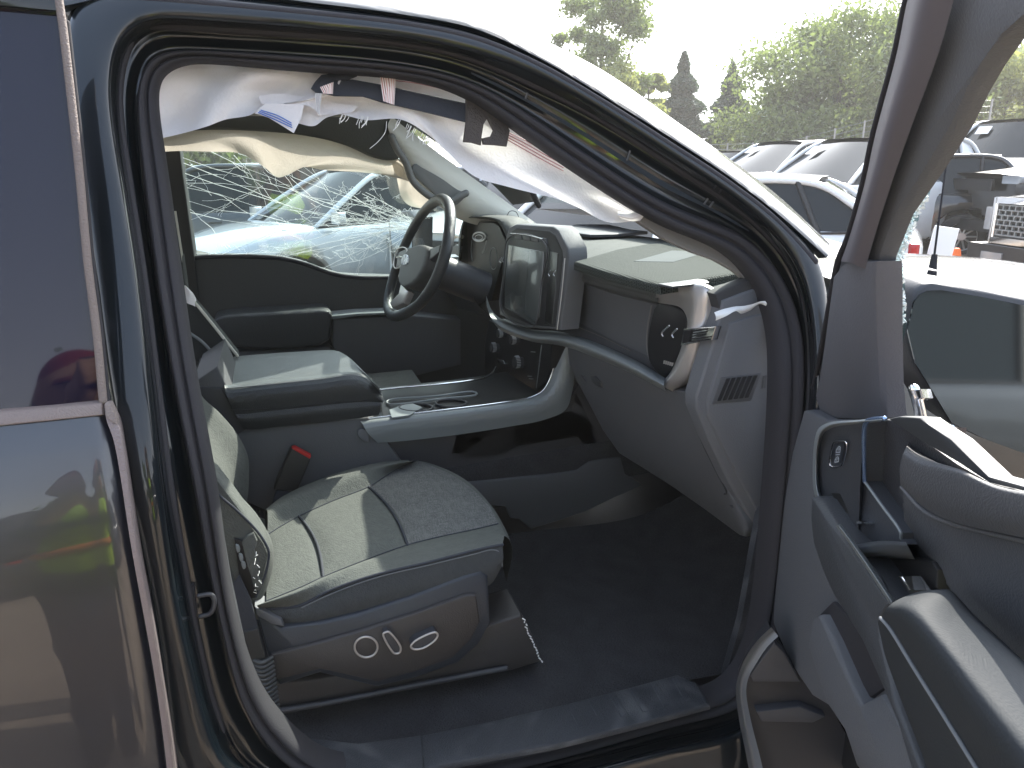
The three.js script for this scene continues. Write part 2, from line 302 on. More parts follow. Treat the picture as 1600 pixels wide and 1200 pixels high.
{ // roof rail, windscreen pillar and roof: from the drip edge up and over
  const up = [[100, -60], [300, -52], [470, -26], [640, -5], [746, 14], [845, 60], [945, 112], [1060, 192], [1140, 248], [1215, 305], [1296, 380]];
  const low = [[95, 10], [260, -20], [470, 2], [640, 24], [746, 46], [845, 92], [945, 151], [1062, 224], [1140, 276], [1218, 336], [1292, 402]];
  const lo = low.map(([u, v]) => S(0)(u, v)), hi = up.map(([u, v], i) => S(i < 10 ? .10 : .07)(u, v));
  const mid = lo.map((p, i) => p.clone().lerp(hi[i], .5).add(V(0, .004, .003)));
  part('roof_rail', loft([lo.map((p) => p.clone().add(V(0, -.004, -.02))), lo, mid, hi], { n: 90, m: 6, crease: 70 }), M.paint, skin);
  const inn = hi.map((p, i) => p.clone().add(V(-.004, i < 5 ? .012 : .002, -.03)));
  // roof panel: rear to windscreen header
  const edge = inn.slice(0, 5), rows = [hi.slice(0, 5), edge, ...[.30, 0, -.30].map((z) => edge.map((p) => V(p.x + .02, p.y + .03 - .06 * z * z, z))), edge.map((p) => V(p.x, p.y, -p.z)), hi.slice(0, 5).map((p) => V(p.x, p.y, -p.z))];
  const back = rows.map((r) => [V(-1.45, r[0].y - .02, r[0].z * 1.0), ...r]);
  part('roof_panel', loft(back, { n: 30, m: 5, crease: 70 }), M.paint, T);
  part('headliner', loft([[V(-1.4, 1.86, .60), V(.40, 1.84, .60)], [V(-1.4, 1.88, 0), V(.52, 1.85, 0)], [V(-1.4, 1.86, -.60), V(.40, 1.84, -.60)]], { n: 20, m: 6 }), M.headliner, T);
  // windscreen between the pillars
  const ws = inn.slice(4).map((p) => p.clone().add(V(.01, -.006, .004)));
  const rowsW = [ws, ws.map((p, i) => V(p.x + .10, p.y + .02, .30)), ws.map((p) => V(p.x + .13, p.y + .025, 0)), ws.map((p) => V(p.x + .10, p.y + .02, -.30)), ws.map((p) => V(p.x, p.y, -p.z))];
  const wsm = part('windshield', loft(rowsW, { n: 24, m: 5, crease: 0 }), M.glass, T);
  part('windshield_edge', tube(ws.map((p) => V(p.x - .004, p.y - .008, -p.z + .012)), .011, { n: 50 }), M.rubber, wsm);
  const lowLine = rowsW.map((r) => r[r.length - 1].clone());
  part('cowl_panel', loft([lowLine.map((p) => p.clone().add(V(-.02, -.02, 0))), lowLine.map((p) => V(p.x + .18, p.y - .05, p.z)), lowLine.map((p) => V(p.x + .3, p.y - .07, p.z))], { n: 24, m: 4 }), M.plasticDark, wsm);
  const far = lo.map((p) => V(p.x, p.y, -p.z)), farHi = hi.map((p) => V(p.x, p.y, -p.z));
  part('far_roof_rail', loft([far, farHi, inn.map((p) => V(p.x, p.y, -p.z))], { n: 60, m: 4 }), M.paint, T);
}
{ // latch striker on the rear jamb
  const p = S(.078), st = tube(L(p, [312, 924, 330, 922, 335, 928, 334, 944, 328, 952, 314, 956]).map((q) => q.add(V(0, 0, .012))), .0035, { n: 30, closed: false });
  const s = part('latch_striker', st, M.plasticDark, skin);
  part('striker_plate', slab(S(.072), [292, 918, 303, 914, 308, 960, 306, 975, 297, 958], [0, 0, -.01], { bevel: 1.5 }), M.rubber, skin);
}
{ // rear door: tinted glass above, painted panel below, set slightly proud
  const f = SRD(-.012);
  // panel with a soft shoulder: rows from the belt down
  const edgeR = curve([[168, 640], [174, 668], [182, 700], [207, 860], [226, 980], [240, 1060], [254, 1160], [268, 1290]].map(([u, v]) => V(u, v, 0)), 15), rowsD = [];
  for (let k = 0; k < 15; k++) { const e = edgeR[k], slope = -.16 * (1 - k / 14) ; rowsD.push([0, .04, .12, .3, .6, 1].map((t) => { const u = e.x - t * 560, v = e.y - (u - e.x) * -(slope) * 1; return SRX(shoulder, t === 0 ? .006 : 0)(u, v); })); }
  const low = part('rear_door', loft(rowsD, { n: 40, m: 4, crease: 0 }), M.paintDusty, T);
  part('window_glass', slab(SRX(pane, .006), [-420, 20, -200, 14, 0, 8, 88, 6, 96, 40, 112, 160, 135, 400, 153, 560, 160, 632, 0, 644, -420, 690], [0, 0, -.006]), M.tint, low);
  part('window_header', slab(SRX(pane, -.004), [-420, -160, 80, -40, 90, 18, 0, 10, -420, 16], [0, 0, -.02], { bevel: 3 }), M.paint, low);
  const e = tube(L(SRX(pane, -.002), [86, -40, 92, 0, 98, 40, 112, 160, 124, 270, 137, 410, 151, 520, 161, 626]), .0048, { n: 80 });
  part('window_seal', e, M.rubberBleached, low);
  part('window_trim', tube(L(SRX(pane, .004), [104, 36, 118, 160, 131, 280, 143, 410, 158, 530, 167, 628]), .004, { n: 80 }), M.rubber, low);
  part('belt_molding', slab(SRX(shoulder, -.006), [-420, 700, -200, 676, 0, 643, 80, 637, 160, 629, 163, 650, 80, 659, 0, 667, -420, 726], [0, 0, -.02], { bevel: 4 }), mk([.17, .135, .125], { roughness: .5, bumpMap: grainFine, bumpScale: .0006 }), low);
  part('door_edge', loft([L(SRX(shoulder, -.006), [163, 632, 166, 655, 178, 690, 206, 860, 228, 980, 242, 1060, 256, 1160, 268, 1270]), L(SRX(shoulder, -.008), [174, 632, 180, 652, 190, 690, 215, 860, 238, 980, 251, 1060, 266, 1160, 279, 1270]), L(SRX(shoulder, .03), [177, 634, 188, 650, 196, 690, 222, 860, 244, 980, 257, 1060, 273, 1160, 287, 1270])], { n: 80, m: 5 }), mk([.20, .165, .165], { metalness: .3, roughness: .42, bumpMap: grainFine, bumpScale: .0008 }), low, 'scuffed bare front edge of the rear door');
  part('corner_cap', slab(SRX(shoulder, -.012), [163, 632, 172, 631, 182, 652, 183, 664, 174, 660, 165, 652], [0, 0, -.015], { bevel: 2 }), M.rubberBleached, low);
}
{ // rocker below, fender, hood, outer parts beyond the frame
  part('rocker_panel', loft([[V(-1.5, .66, .985), V(1.1, .60, .985)], [V(-1.5, .52, .99), V(1.1, .46, .99)], [V(-1.5, .40, .93), V(1.1, .36, .93)]], { n: 20, m: 5 }), M.paint, T);
  const hood = part('hood', loft([-.9, -.6, -.3, 0, .3, .6, .86, .93].map((z) => { const e = Math.abs(z) > .9 ? .07 : Math.abs(z) > .84 ? .02 : 0, r = .03 * Math.cos(z * 3.4); return [V(1.12, 1.36 - e + r * .3, z), V(1.5, 1.36 - e + r * .7, z), V(2.0, 1.34 - e + r, z), V(2.5, 1.29 - e + r, z), V(2.72, 1.22 - e, z), V(2.78, 1.12, z)]; }), { n: 30, m: 5, crease: 70 }), M.paintDusty, T);
  const fen = (s) => loft([[V(.98, 1.33, s * .93), V(1.5, 1.31, s * .95), V(2.4, 1.24, s * .93), V(2.75, 1.13, s * .86)], [V(.98, 1.1, s * .985), V(1.5, 1.08, s * 1.0), V(2.4, 1.04, s * .99), V(2.78, .95, s * .9)], [V(.98, .55, s * .98), V(1.5, .95, s * 1.0), V(2.4, .93, s * 1.0), V(2.8, .55, s * .9)]], { n: 20, m: 5 });
  part('front_fender', fen(1), M.paint, T); part('front_fender', fen(-1), M.paint, T);
  part('grille_panel', block(.10, .62, 1.7, 2.78, .80, 0, .03), M.plasticDark, T);
  for (const s of [1, -1]) part('headlight', block(.06, .18, .30, 2.80, 1.02, s * .72, .02), M.glass, T);
  for (const [x, z] of [[1.95, .83], [1.95, -.83], [-2.2, .83], [-2.2, -.83]]) {
    const g = new THREE.LatheGeometry([[.20, -.12], [.36, -.13], [.395, -.10], [.40, 0], [.395, .10], [.36, .13], [.20, .12]].map(([r, y]) => new THREE.Vector2(r, y)), 40); g.rotateX(Math.PI / 2); g.translate(x, .40, z);
    const w = part('wheel', boxUV(g), M.rubber, T); const h = new THREE.CylinderGeometry(.21, .21, .16, 6); h.rotateX(Math.PI / 2); h.translate(x, .40, z); part('rim', boxUV(h), M.satin, w);
  }
  part('cab_rear_wall', block(.05, 1.2, 1.64, -1.42, 1.2, 0, .01), M.paint, T);
  part('cargo_bed', join(block(1.7, .55, .06, -2.35, 1.0, .93, .01), block(1.7, .55, .06, -2.35, 1.0, -.93, .01), block(.06, .55, 1.8, -3.17, 1.0, 0, .01), block(1.7, .05, 1.8, -2.35, .78, 0)), M.paint, T);
  part('underbody', block(4.0, .10, 1.70, -.3, .52, 0), M.plasticDark, T);
  const an = part('radio_antenna', join(rod(V(1.68, 1.36, .37), V(1.66, 1.80, .38), .0032, 8, .0018), rod(V(1.68, 1.34, .37), V(1.679, 1.44, .37), .018, 12, .007)), M.rubber, T);
  an.position.set(0, 0, 0);
}
// ---------------------------------------------------------------- cab floor, sill, inner walls
{
  const floor = part('floor_carpet', loft([[V(-1.35, .655, .80), V(.5, .655, .80), V(1.0, .655, .80), V(1.22, .80, .80), V(1.3, 1.2, .80)], [V(-1.35, .65, .30), V(.5, .65, .30), V(1.0, .65, .30), V(1.22, .80, .30), V(1.3, 1.2, .30)], [V(-1.35, .68, .13), V(.5, .68, .13), V(1.0, .68, .13), V(1.22, .82, .13), V(1.3, 1.2, .13)]], { n: 40, m: 6, crease: 70 }), M.carpet, T);
  part('floor_carpet', loft([[V(-1.35, .655, -.80), V(1.0, .655, -.80), V(1.22, .80, -.80), V(1.3, 1.2, -.80)], [V(-1.35, .68, -.13), V(1.0, .68, -.13), V(1.22, .82, -.13), V(1.3, 1.2, -.13)]], { n: 40 }), M.carpet, T);
  part('firewall', block(.04, .88, 1.66, 1.34, .88, 0), M.plasticDark, T);
  part('transmission_tunnel', loft([[V(-1.35, .68, .13), V(1.25, .82, .13)], [V(-1.35, .86, .11), V(1.25, .95, .11)], [V(-1.35, .86, -.11), V(1.25, .95, -.11)], [V(-1.35, .68, -.13), V(1.25, .82, -.13)]], { n: 20, m: 5 }), M.carpet, T);
  part('tunnel_trim', slab(Z(.135), [690, 757, 730, 754, 800, 747, 870, 740, 902, 735, 912, 728, 921, 722, 945, 717, 970, 715, 977, 741, 1006, 759, 960, 778, 915, 800, 870, 815, 830, 827, 812, 812, 798, 810, 790, 792, 769, 790, 690, 850], [0, 0, -.02], { bevel: 3 }), M.plastic, T);
  const sp = part('sill_plate', slab(Y(.715), [500, 1215, 663, 1200, 868, 1163, 1000, 1130, 1110, 1100, 1090, 1066, 1058, 1052, 985, 1072, 888, 1097, 780, 1122, 659, 1147, 560, 1160, 470, 1150, 452, 1170], [0, -.012, 0], { bevel: 4, bm: .008 }), M.sill, T);
  for (let i = 0; i < 6; i++) { // diagonal treads
    const u = 885 + i * 33, v = 1100 - i * 8.2; part('sill_tread', slab(Y(.7175), [u, v, u + 9, v - 2, u + 32, v + 33, u + 20, v + 36], [0, -.004, 0], { bevel: 2.4, bm: .0022 }), M.sill, sp);
  }
  part('sill_plate', slab(Y(.722), [452, 1170, 470, 1150, 560, 1160, 659, 1147, 663, 1200, 500, 1215], [0, -.02, 0], { bevel: 3, bm: .006 }), M.sill, T);
  // side wall of the passenger footwell and the inside of the rear half of the cab
  part('kick_panel', slab(Z(.81), [1178, 800, 1200, 760, 1235, 760, 1215, 900, 1200, 1040, 1150, 1090, 1125, 1050, 1150, 960], [0, 0, .02], { bevel: 3 }), M.sill, T);
  part('pillar_trim', slab(S(.15), [225, 240, 250, 240, 281, 430, 307, 610, 338, 760, 362, 900, 392, 1040, 414, 1120, 350, 1120, 300, 900, 250, 600], [0, 0, .03], { bevel: 3 }), M.plasticDark, T);
  part('rear_side_wall', block(1.0, .6, .06, -.95, 1.02, .84), M.plastic, T); part('rear_side_wall', block(1.0, .6, .06, -.95, 1.02, -.86), M.plastic, T);
  part('rear_bench_seat', join(block(.5, .22, 1.4, -1.05, .93, 0, .06), block(.16, .62, 1.4, -1.32, 1.25, 0, .06)), M.cloth, T);
  part('pillar_lining', slab(S(.135), [1010, 320, 1060, 345, 1110, 372, 1150, 395, 1190, 425, 1225, 480, 1235, 540, 1205, 520, 1198, 478, 1176, 446, 1150, 425, 1120, 408, 1085, 396, 1040, 375, 995, 345], [0, 0, -.02], { bevel: 2 }), mk([.20, .19, .18], { roughness: .8 }), T);
}
// ---------------------------------------------------------------- driver's side of the cab
{
  const zi = -.84, f = Z(zi);
  const dd = part('driver_door', slab(f, [270, 412, 296, 406, 310, 401, 360, 400, 440, 403, 470, 410, 500, 421, 530, 430, 560, 432, 640, 434, 720, 440, 800, 445, 800, 660, 300, 660, 270, 560], [0, 0, -.09], { bevel: 6, bm: .02 }), mk([.045, .046, .045], { roughness: .6, bumpMap: grainBump, bumpScale: .0008 }), T);
  part('armrest', slab(Z(-.70), [332, 508, 338, 497, 400, 490, 470, 486, 512, 485, 519, 490, 518, 505, 512, 535, 380, 545, 345, 535, 334, 522], [0, 0, -.13], { bevel: 5, bm: .02, smooth: 40 }), M.leather, dd);
  part('pull_trim', slab(Z(-.715), [518, 494, 560, 490, 640, 487, 640, 490, 560, 493.5, 520, 499], [0, 0, -.1], { bevel: 1 }), M.satin, dd);
  part('door_pocket', slab(Z(-.74), [520, 500, 640, 492, 720, 500, 720, 570, 640, 590, 540, 580, 520, 540], [0, 0, -.1], { bevel: 4 }), M.plastic, dd);
  part('lower_trim', slab(Z(-.78), [340, 552, 515, 542, 560, 580, 640, 600, 640, 660, 340, 660], [0, 0, -.06], { bevel: 4 }), M.plastic, dd);
  // window with its web of cracks
  const wf = Z(-.90), glass = part('window_glass', slab(wf, [258, 200, 640, 200, 700, 260, 760, 310, 800, 345, 800, 436, 640, 440, 560, 436, 500, 426, 440, 406, 360, 403, 290, 408, 270, 330], [0, 0, -.004]), M.glass, dd);
  const C = [], crackTo = (x0, y0, x1, y1, r, jag, br = 0) => {
    const n = 6, pts = [], nx = -(y1 - y0), ny = x1 - x0, l = Math.hypot(nx, ny) || 1, bow = rnd(.08, -.08) * l;
    for (let i = 0; i <= n; i++) { const t = i / n, k = (i && i < n ? rnd(jag, -jag) : 0) + bow * Math.sin(Math.PI * t); pts.push(wf(x0 + (x1 - x0) * t + nx / l * k, y0 + (y1 - y0) * t + ny / l * k).add(V(0, 0, .003))); }
    for (let i = 0; i < n; i++) C.push(rod(pts[i], pts[i + 1], r * rnd(.72, .28), 3));
    if (br > 0) for (let b = 0; b < 2; b++) { const t = rnd(.85, .25), a = Math.atan2(y1 - y0, x1 - x0) + rnd(.9, .35) * (b ? 1 : -1), q = l * rnd(.4, .15); crackTo(x0 + (x1 - x0) * t, y0 + (y1 - y0) * t, x0 + (x1 - x0) * t + Math.cos(a) * q, y0 + (y1 - y0) * t + Math.sin(a) * q, r * .7, jag * .6, br - 1); }
  };
  // long cracks running back from the blow at the front of the pane
  for (const [x, y] of [[279, 244], [280, 252], [281, 268], [284, 286], [286, 292], [288, 312], [290, 330], [300, 395], [330, 237], [372, 240], [392, 240], [330, 404], [372, 402], [420, 405]]) crackTo(640 + rnd(10, -30), 352 + rnd(14, -14), x, y, .0016, 4, 2);
  for (let i = 0; i < 24; i++) { const a = rnd(Math.PI * 1.18, Math.PI * .82), q = rnd(190, 40); crackTo(655, 352, 655 + Math.cos(a) * q, 352 + Math.sin(a) * q * 1.2, .0012, 3, 1); }
  for (let i = 0; i < 34; i++) { const a = rnd(Math.PI * 2), q = rnd(75, 8), x = 600 + Math.cos(a) * q, y = 330 + Math.sin(a) * q * .8; crackTo(x, y, x + rnd(34, -34), y + rnd(20, -20), .0011, 3, 1); }
  for (let k = 0; k < 5; k++) { const rr = 30 + k * 19; let px = null; for (let a = 2.5; a < 3.9; a += .16) { const q = rr * rnd(1.12, .9), p = [655 + Math.cos(a) * q * 1.3, 350 + Math.sin(a) * q]; if (px && rnd() < .8) crackTo(px[0], px[1], p[0], p[1], .0011, 2, 0); px = p; } }
  for (let i = 0; i < 30; i++) { const x = rnd(640, 300), y = rnd(405, 380); crackTo(x, y, x + rnd(40, -40), y + rnd(12, -22), .0010, 3, 1); }
  part('crack_web', C, M.crack, glass, 'web of white cracks across the driver window', 'stuff');
  part('window_lip', tube(L(Z(-.845), [278, 412, 300, 404, 350, 401, 430, 403, 475, 412, 520, 428, 560, 434, 620, 435, 700, 440]), .008, { n: 60 }), M.rubber, dd);
  part('center_pillar', slab(Z(-.83), [256, 180, 276, 180, 281, 236, 304, 404, 312, 480, 280, 480, 276, 404, 262, 300], [0, 0, -.10], { bevel: 2 }), mk([.012, .013, .013], { roughness: .5 }), T);
  part('pillar_seal', slab(Z(-.82), [272, 330, 275, 330, 289, 421, 286, 421], [0, 0, -.02]), M.pillarTrim, T);
  part('rear_quarter_lining', slab(Z(-.86), [150, 120, 266, 120, 270, 420, 290, 640, 150, 640], [0, 0, -.03]), M.railDark, T);
  // roof rail lining and the deployed curtain below it
  part('roof_rail_lining', slab(Z(-.70), [220, 130, 560, 120, 660, 190, 640, 208, 632, 240, 618, 250, 590, 247, 540, 226, 480, 212, 400, 204, 320, 202, 250, 210, 220, 215], [0, -.0, -.08], { bevel: 4, bm: .02, smooth: 60 }), M.railDark, T);
  const cur = (rows, mat, name, label) => part(name, loft(rows, { n: 70, m: 6, crease: 0 }), mat, T, label);
  const wav = (f1, a, amp, k) => L(f1, a).map((p, i) => p.add(V(0, 0, amp * Math.sin(i * k))));
  cur([wav(Z(-.735), [238, 200, 280, 190, 314, 192, 392, 188, 450, 192, 501, 196, 564, 215, 625, 250, 650, 270], .008, 2.1), wav(Z(-.745), [240, 220, 280, 216, 330, 216, 390, 220, 440, 236, 501, 232, 564, 246, 622, 266, 645, 285], .022, 1.7), wav(Z(-.76), [246, 238, 276, 236, 330, 237, 376, 240, 414, 262, 433, 277, 448, 274, 476, 261, 501, 265, 560, 269, 620, 274], .012, 2.6)], M.airbagBeige, 'side_curtain_airbag', 'beige deflated curtain airbag hanging over the driver window');
  cur([wav(Z(-.75), [612, 250, 625, 252, 645, 268, 660, 290, 672, 318], .006, 2), wav(Z(-.76), [615, 264, 624, 272, 640, 292, 654, 308, 668, 324], .016, 2.2), wav(Z(-.77), [619, 274, 622, 290, 627, 308, 640, 321, 667, 327], .006, 1.4)], M.airbagBeige, 'side_curtain_airbag', 'loose beige corner of the curtain airbag beside the windshield pillar');
}
{ // driver's windscreen pillar with its grab handle
  const pz = -.705, p = part('driver_pillar_trim', loft([L(Z(-.70), [612, 182, 640, 205, 700, 250, 770, 300, 842, 352]), L(Z(-.675), [606, 196, 634, 222, 690, 268, 750, 312, 826, 354]), L(Z(-.69), [610, 212, 630, 240, 668, 286, 730, 330, 800, 352]), L(Z(-.74), [613, 225, 632, 258, 660, 296, 712, 340, 780, 360])], { n: 50, m: 6 }), M.pillarTrim, T);
  part('handle_recess', slab(Z(-.668), [644, 262, 649, 256, 660, 262, 690, 279, 716, 297, 729, 302, 720, 315, 706, 323, 690, 312, 662, 288, 647, 272], [0, 0, -.03], { bevel: 1.5, smooth: 50 }), mk([.16, .16, .15], { roughness: .8 }), p);
  part('grab_handle', tube(L(Z(-.64), [612, 214, 620, 232, 634, 254, 645, 282, 665, 302, 686, 314, 700, 316, 716, 308, 728, 302]), .0125, { n: 60, k: 12 }), mk([.15, .15, .14], { roughness: .6, bumpMap: grainFine, bumpScale: .0004 }), p);
  part('pillar_seam', tube(L(Z(-.669), [792, 337, 797, 330, 806, 331, 812, 343]), .0012, { n: 12 }), M.rubber, p);
}
// ---------------------------------------------------------------- dashboard
const dash = (() => {
  const d = part('dashboard', loft([  // upper pad, from the face forward to the windscreen; rows run from the passenger end to the driver end
    [V(.75, 1.425, .80), V(.73, 1.43, .55), V(.69, 1.43, .12), V(.76, 1.43, -.1), V(.78, 1.42, -.80)],
    [V(.77, 1.445, .80), V(.75, 1.448, .55), V(.71, 1.445, .12), V(.78, 1.45, -.1), V(.80, 1.44, -.80)],
    [V(.90, 1.452, .80), V(.92, 1.462, .55), V(.92, 1.468, .12), V(.92, 1.465, -.2), V(.92, 1.46, -.80)],
    [V(1.10, 1.43, .82), V(1.15, 1.44, .55), V(1.18, 1.45, .12), V(1.18, 1.45, -.2), V(1.10, 1.44, -.82)],
    [V(1.22, 1.37, .82), V(1.32, 1.385, .55), V(1.38, 1.39, .1), V(1.36, 1.39, -.3), V(1.22, 1.37, -.82)]], { n: 50, m: 6, crease: 0 }), M.dashPad, T);
  const YT = Y(1.462);
  part('speaker_mesh_top', slab(Y(1.474), [897, 408, 930, 398, 965, 388, 1010, 380, 1062, 376, 1120, 388, 1165, 404, 1178, 420, 1140, 428, 1090, 436, 1060, 440, 1032, 444, 965, 428], [0, -.02, 0], { bevel: 3, bm: .006 }), M.dashTop, d);
  part('tray_lid', slab(Y(1.475), [990, 408, 1050, 391, 1106, 394, 1052, 409], [0, -.004, 0], { bevel: .6, bm: .0006 }), mk([.055, .065, .068], { roughness: .9 }), d);
  part('top_slot', slab(Y(1.4755), [1028, 443, 1062, 439, 1090, 435, 1104, 437, 1108, 441, 1085, 443, 1050, 447], [0, -.004, 0], { bevel: .8, bm: .001 }), M.plasticDark, d);
  part('defrost_vent', slab(Y(1.482), [880, 356, 900, 350, 950, 350, 985, 358, 1012, 361, 960, 365, 922, 366, 905, 364], [0, -.01, 0], { bevel: 1, bm: .002 }), M.plasticDark, d);
  // passenger face: upper fabric roll, recessed panel, dark lower strip
  const FX = (x) => PL(V(1, 0, -.13), V(x, 1.3, .66));
  part('upper_roll', loft([L(Y(1.462), [893, 408, 960, 428, 1032, 446]), L(FX(.728), [887, 416, 958, 440, 1030, 458]), L(FX(.724), [886, 428, 956, 452, 1028, 471]), L(FX(.74), [886, 434, 956, 458, 1027, 476])], { n: 24, m: 6 }), mk([.060, .062, .060], { roughness: .7, bumpMap: dotTex, bumpScale: .001 }), d);
  part('face_panel', loft([L(FX(.742), [884, 432, 956, 456, 1030, 474]), L(FX(.748), [882, 460, 952, 490, 1024, 514]), L(FX(.745), [881, 492, 950, 527, 1012, 556])], { n: 24, m: 6 }), M.plastic, d);
  part('lower_face', loft([L(FX(.744), [881, 492, 950, 527, 1014, 557]), L(FX(.740), [881, 508, 955, 545, 1040, 590]), L(FX(.733), [882, 524, 960, 558, 1046, 600])], { n: 24, m: 5 }), M.plasticDark, d);
  part('face_line', tube(L(FX(.741), [896, 508, 940, 526, 985, 548]), .0011, { n: 20 }), mk([.12, .11, .10], { roughness: .5 }), d);
  // round outboard vent and its bezel
  const vent = part('air_vent', slab(FX(.735), [1026, 474, 1050, 476, 1070, 488, 1074, 505, 1066, 540, 1050, 575, 1036, 590, 1016, 572, 1010, 550, 1013, 510], [.05, 0, 0], { bevel: 3, bm: .01, smooth: 60 }), M.glossBlack, d);
  for (const [a, b, c, e] of [[1046, 509, 1034, 521], [1058, 514, 1050, 523]]) part('vent_tab', tube(L(FX(.722), [a, b, c, e, c + 2, e + 4]), .0022, { n: 10 }), M.chrome, vent);
  for (let i = 0; i < 5; i++) part('badge_letter', slab(FX(.727), [1037 + i * 3.1, 563 + i * .9, 1038.6 + i * 3.1, 563.4 + i * .9, 1037.6 + i * 3.1, 568.6 + i * .9, 1036 + i * 3.1, 568.2 + i * .9], [.002, 0, 0]), M.silver, vent);
  part('vent_ring', tube(L(FX(.738), [1018, 478, 1012, 510, 1011, 545, 1016, 566]), .0015, { n: 20 }), mk([.14, .13, .13], { roughness: .4 }), vent);
  // long lower trim shelf
  part('trim_shelf', loft([L(FX(.735), [760, 462, 767, 482, 777, 494, 825, 514, 885, 520, 988, 560, 1040, 591]), L(FX(.700), [760, 470, 766, 488, 776, 500, 825, 520, 884, 526, 986, 566, 1038, 597]), L(FX(.690), [761, 480, 767, 496, 778, 508, 826, 527, 883, 533, 984, 573, 1038, 603]), L(FX(.72), [764, 490, 770, 502, 780, 514, 828, 533, 884, 542, 984, 582, 1040, 611])], { n: 50, m: 6 }), M.satin, d);
  // silver arch at the outboard end with its flag plate
  const arch = part('silver_arch', loft([
    L(FX(.735), [1024, 470, 1029, 473, 1062, 480, 1070, 489, 1074, 503, 1064, 544, 1046, 584, 1030, 598]),
    L(FX(.712), [1026, 455, 1034, 453, 1072, 458, 1082, 468, 1083, 490, 1074, 538, 1056, 580, 1036, 602]),
    L(FX(.715), [1028, 449, 1040, 447, 1080, 444, 1092, 460, 1090, 490, 1080, 538, 1062, 584, 1040, 606]),
    L(FX(.725), [1029, 446, 1042, 444, 1088, 441, 1106, 452, 1104, 489, 1092, 540, 1076, 586, 1048, 610]),
    L(FX(.752), [1031, 444, 1046, 441, 1092, 440, 1120, 455, 1126, 474, 1110, 530, 1092, 584, 1052, 613])], { n: 60, m: 6, crease: 0 }), M.silver, d);
  const f0 = L(FX(.708), [1069, 514]), plate = part('flag_plate', slab(FX(.706), [1068, 514, 1118, 510, 1112, 531, 1063, 540], [.012, 0, 0], { bevel: .8 }), M.chrome, d, 'flag plate of raised stripes on the silver arch');
  part('flag_field', slab(FX(.7035), [1070, 517, 1080, 516, 1076, 535, 1066, 537], [.004, 0, 0]), M.glossBlack, plate);
  for (let i = 0; i < 5; i++) part('flag_stripe', slab(FX(.7035), [1081 - i * 1.1, 516.5 + i * 4.1, (i < 3 ? 1104 : 1114) - i * 1.1, 513.4 + i * 3.9, (i < 3 ? 1104 : 1114) - i * 1.1 - .4, 515.4 + i * 3.9, 1080.6 - i * 1.1, 518.6 + i * 4.1], [.004, 0, 0]), M.glossBlack, plate);
  // glove box and knee panel
  const A = FX(.735)(890, 548), B = FX(.735)(1050, 612), C = Z(.80)(1166, 838), gp = PL3(A, B, C);
  const gb = part('glove_box', slab(gp, [884, 536, 960, 570, 1040, 606, 1078, 612, 1086, 640, 1110, 700, 1138, 766, 1160, 806, 1168, 826, 1164, 840, 1154, 837, 1100, 797, 1050, 762, 1000, 730, 966, 709, 940, 672, 918, 630, 900, 596, 888, 570], [.05, 0, -.01], { bevel: 3, bm: .008, crease: 50 }), M.plastic, d);
  part('glove_latch', slab((u, v) => gp(u, v).add(V(-.004, 0, 0)), [923, 587, 931, 587, 940, 597, 943, 606, 934, 603, 926, 595], [.01, 0, 0], { bevel: 1 }), M.plasticDark, gb);
  part('glove_latch', slab((u, v) => gp(u, v).add(V(-.003, 0, 0)), [908, 586, 913, 588, 917, 596, 912, 594], [.01, 0, 0], { bevel: .6 }), M.plasticDark, gb);
  part('panel_seam', tube(L((u, v) => gp(u, v).add(V(-.002, 0, 0)), [1076, 632, 1098, 690, 1122, 740, 1137, 770, 1133, 772]), .0016, { n: 24 }), mk([.03, .03, .033], { roughness: .7 }), gb);
  // outboard end cap, facing the open door
  const ec = part('end_cap', slab(Z(.805), [1129, 470, 1160, 458, 1196, 446, 1210, 478, 1222, 540, 1220, 600, 1212, 700, 1204, 790, 1196, 828, 1178, 822, 1166, 800, 1140, 756, 1108, 690, 1088, 640, 1088, 620, 1100, 580, 1114, 536, 1126, 492], [0, 0, -.04], { bevel: 3, bm: .006, crease: 50 }), M.plasticLight, d);
  part('end_cap_inset', slab(Z(.811), [1140, 506, 1170, 496, 1206, 488, 1212, 540, 1205, 640, 1194, 780, 1184, 800, 1140, 720, 1106, 650, 1106, 628, 1120, 580], [0, 0, -.012], { bevel: 4, bm: .006, smooth: 0, crease: 50 }), M.plasticLight, d);
  const gr = part('side_grille', slab(Z(.8125), [1127, 590, 1190, 583, 1174, 626, 1112, 632], [0, 0, -.012], { bevel: 1, bm: .002 }), M.plastic, d);
  for (let i = 0; i < 6; i++) { const u = 1136 + i * 8.6, v = 592 - i * 1.0; part('grille_slot', slab(Z(.8145), [u, v, u + 5, v - .6, u - 9.5, v + 34, u - 14.5, v + 34.6], [0, 0, -.006]), mk([.012, .012, .014], { roughness: .8 }), gr); }
  part('cap_mark', slab(Z(.8135), [1194, 588, 1198, 587, 1196, 606, 1192, 607], [0, 0, -.004]), M.plastic, d);
  part('upper_end', slab(Z(.80), [1118, 460, 1134, 452, 1180, 434, 1200, 444, 1202, 476, 1170, 480, 1132, 490, 1124, 482], [0, 0, -.03], { bevel: 2 }), mk([.040, .040, .042], { roughness: .7 }), d);
  // dark hollow under the dash
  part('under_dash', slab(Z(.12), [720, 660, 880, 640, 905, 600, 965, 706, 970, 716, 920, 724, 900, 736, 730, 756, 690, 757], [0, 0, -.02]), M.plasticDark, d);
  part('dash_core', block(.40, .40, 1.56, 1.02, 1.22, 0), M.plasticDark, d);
  return d;
})();
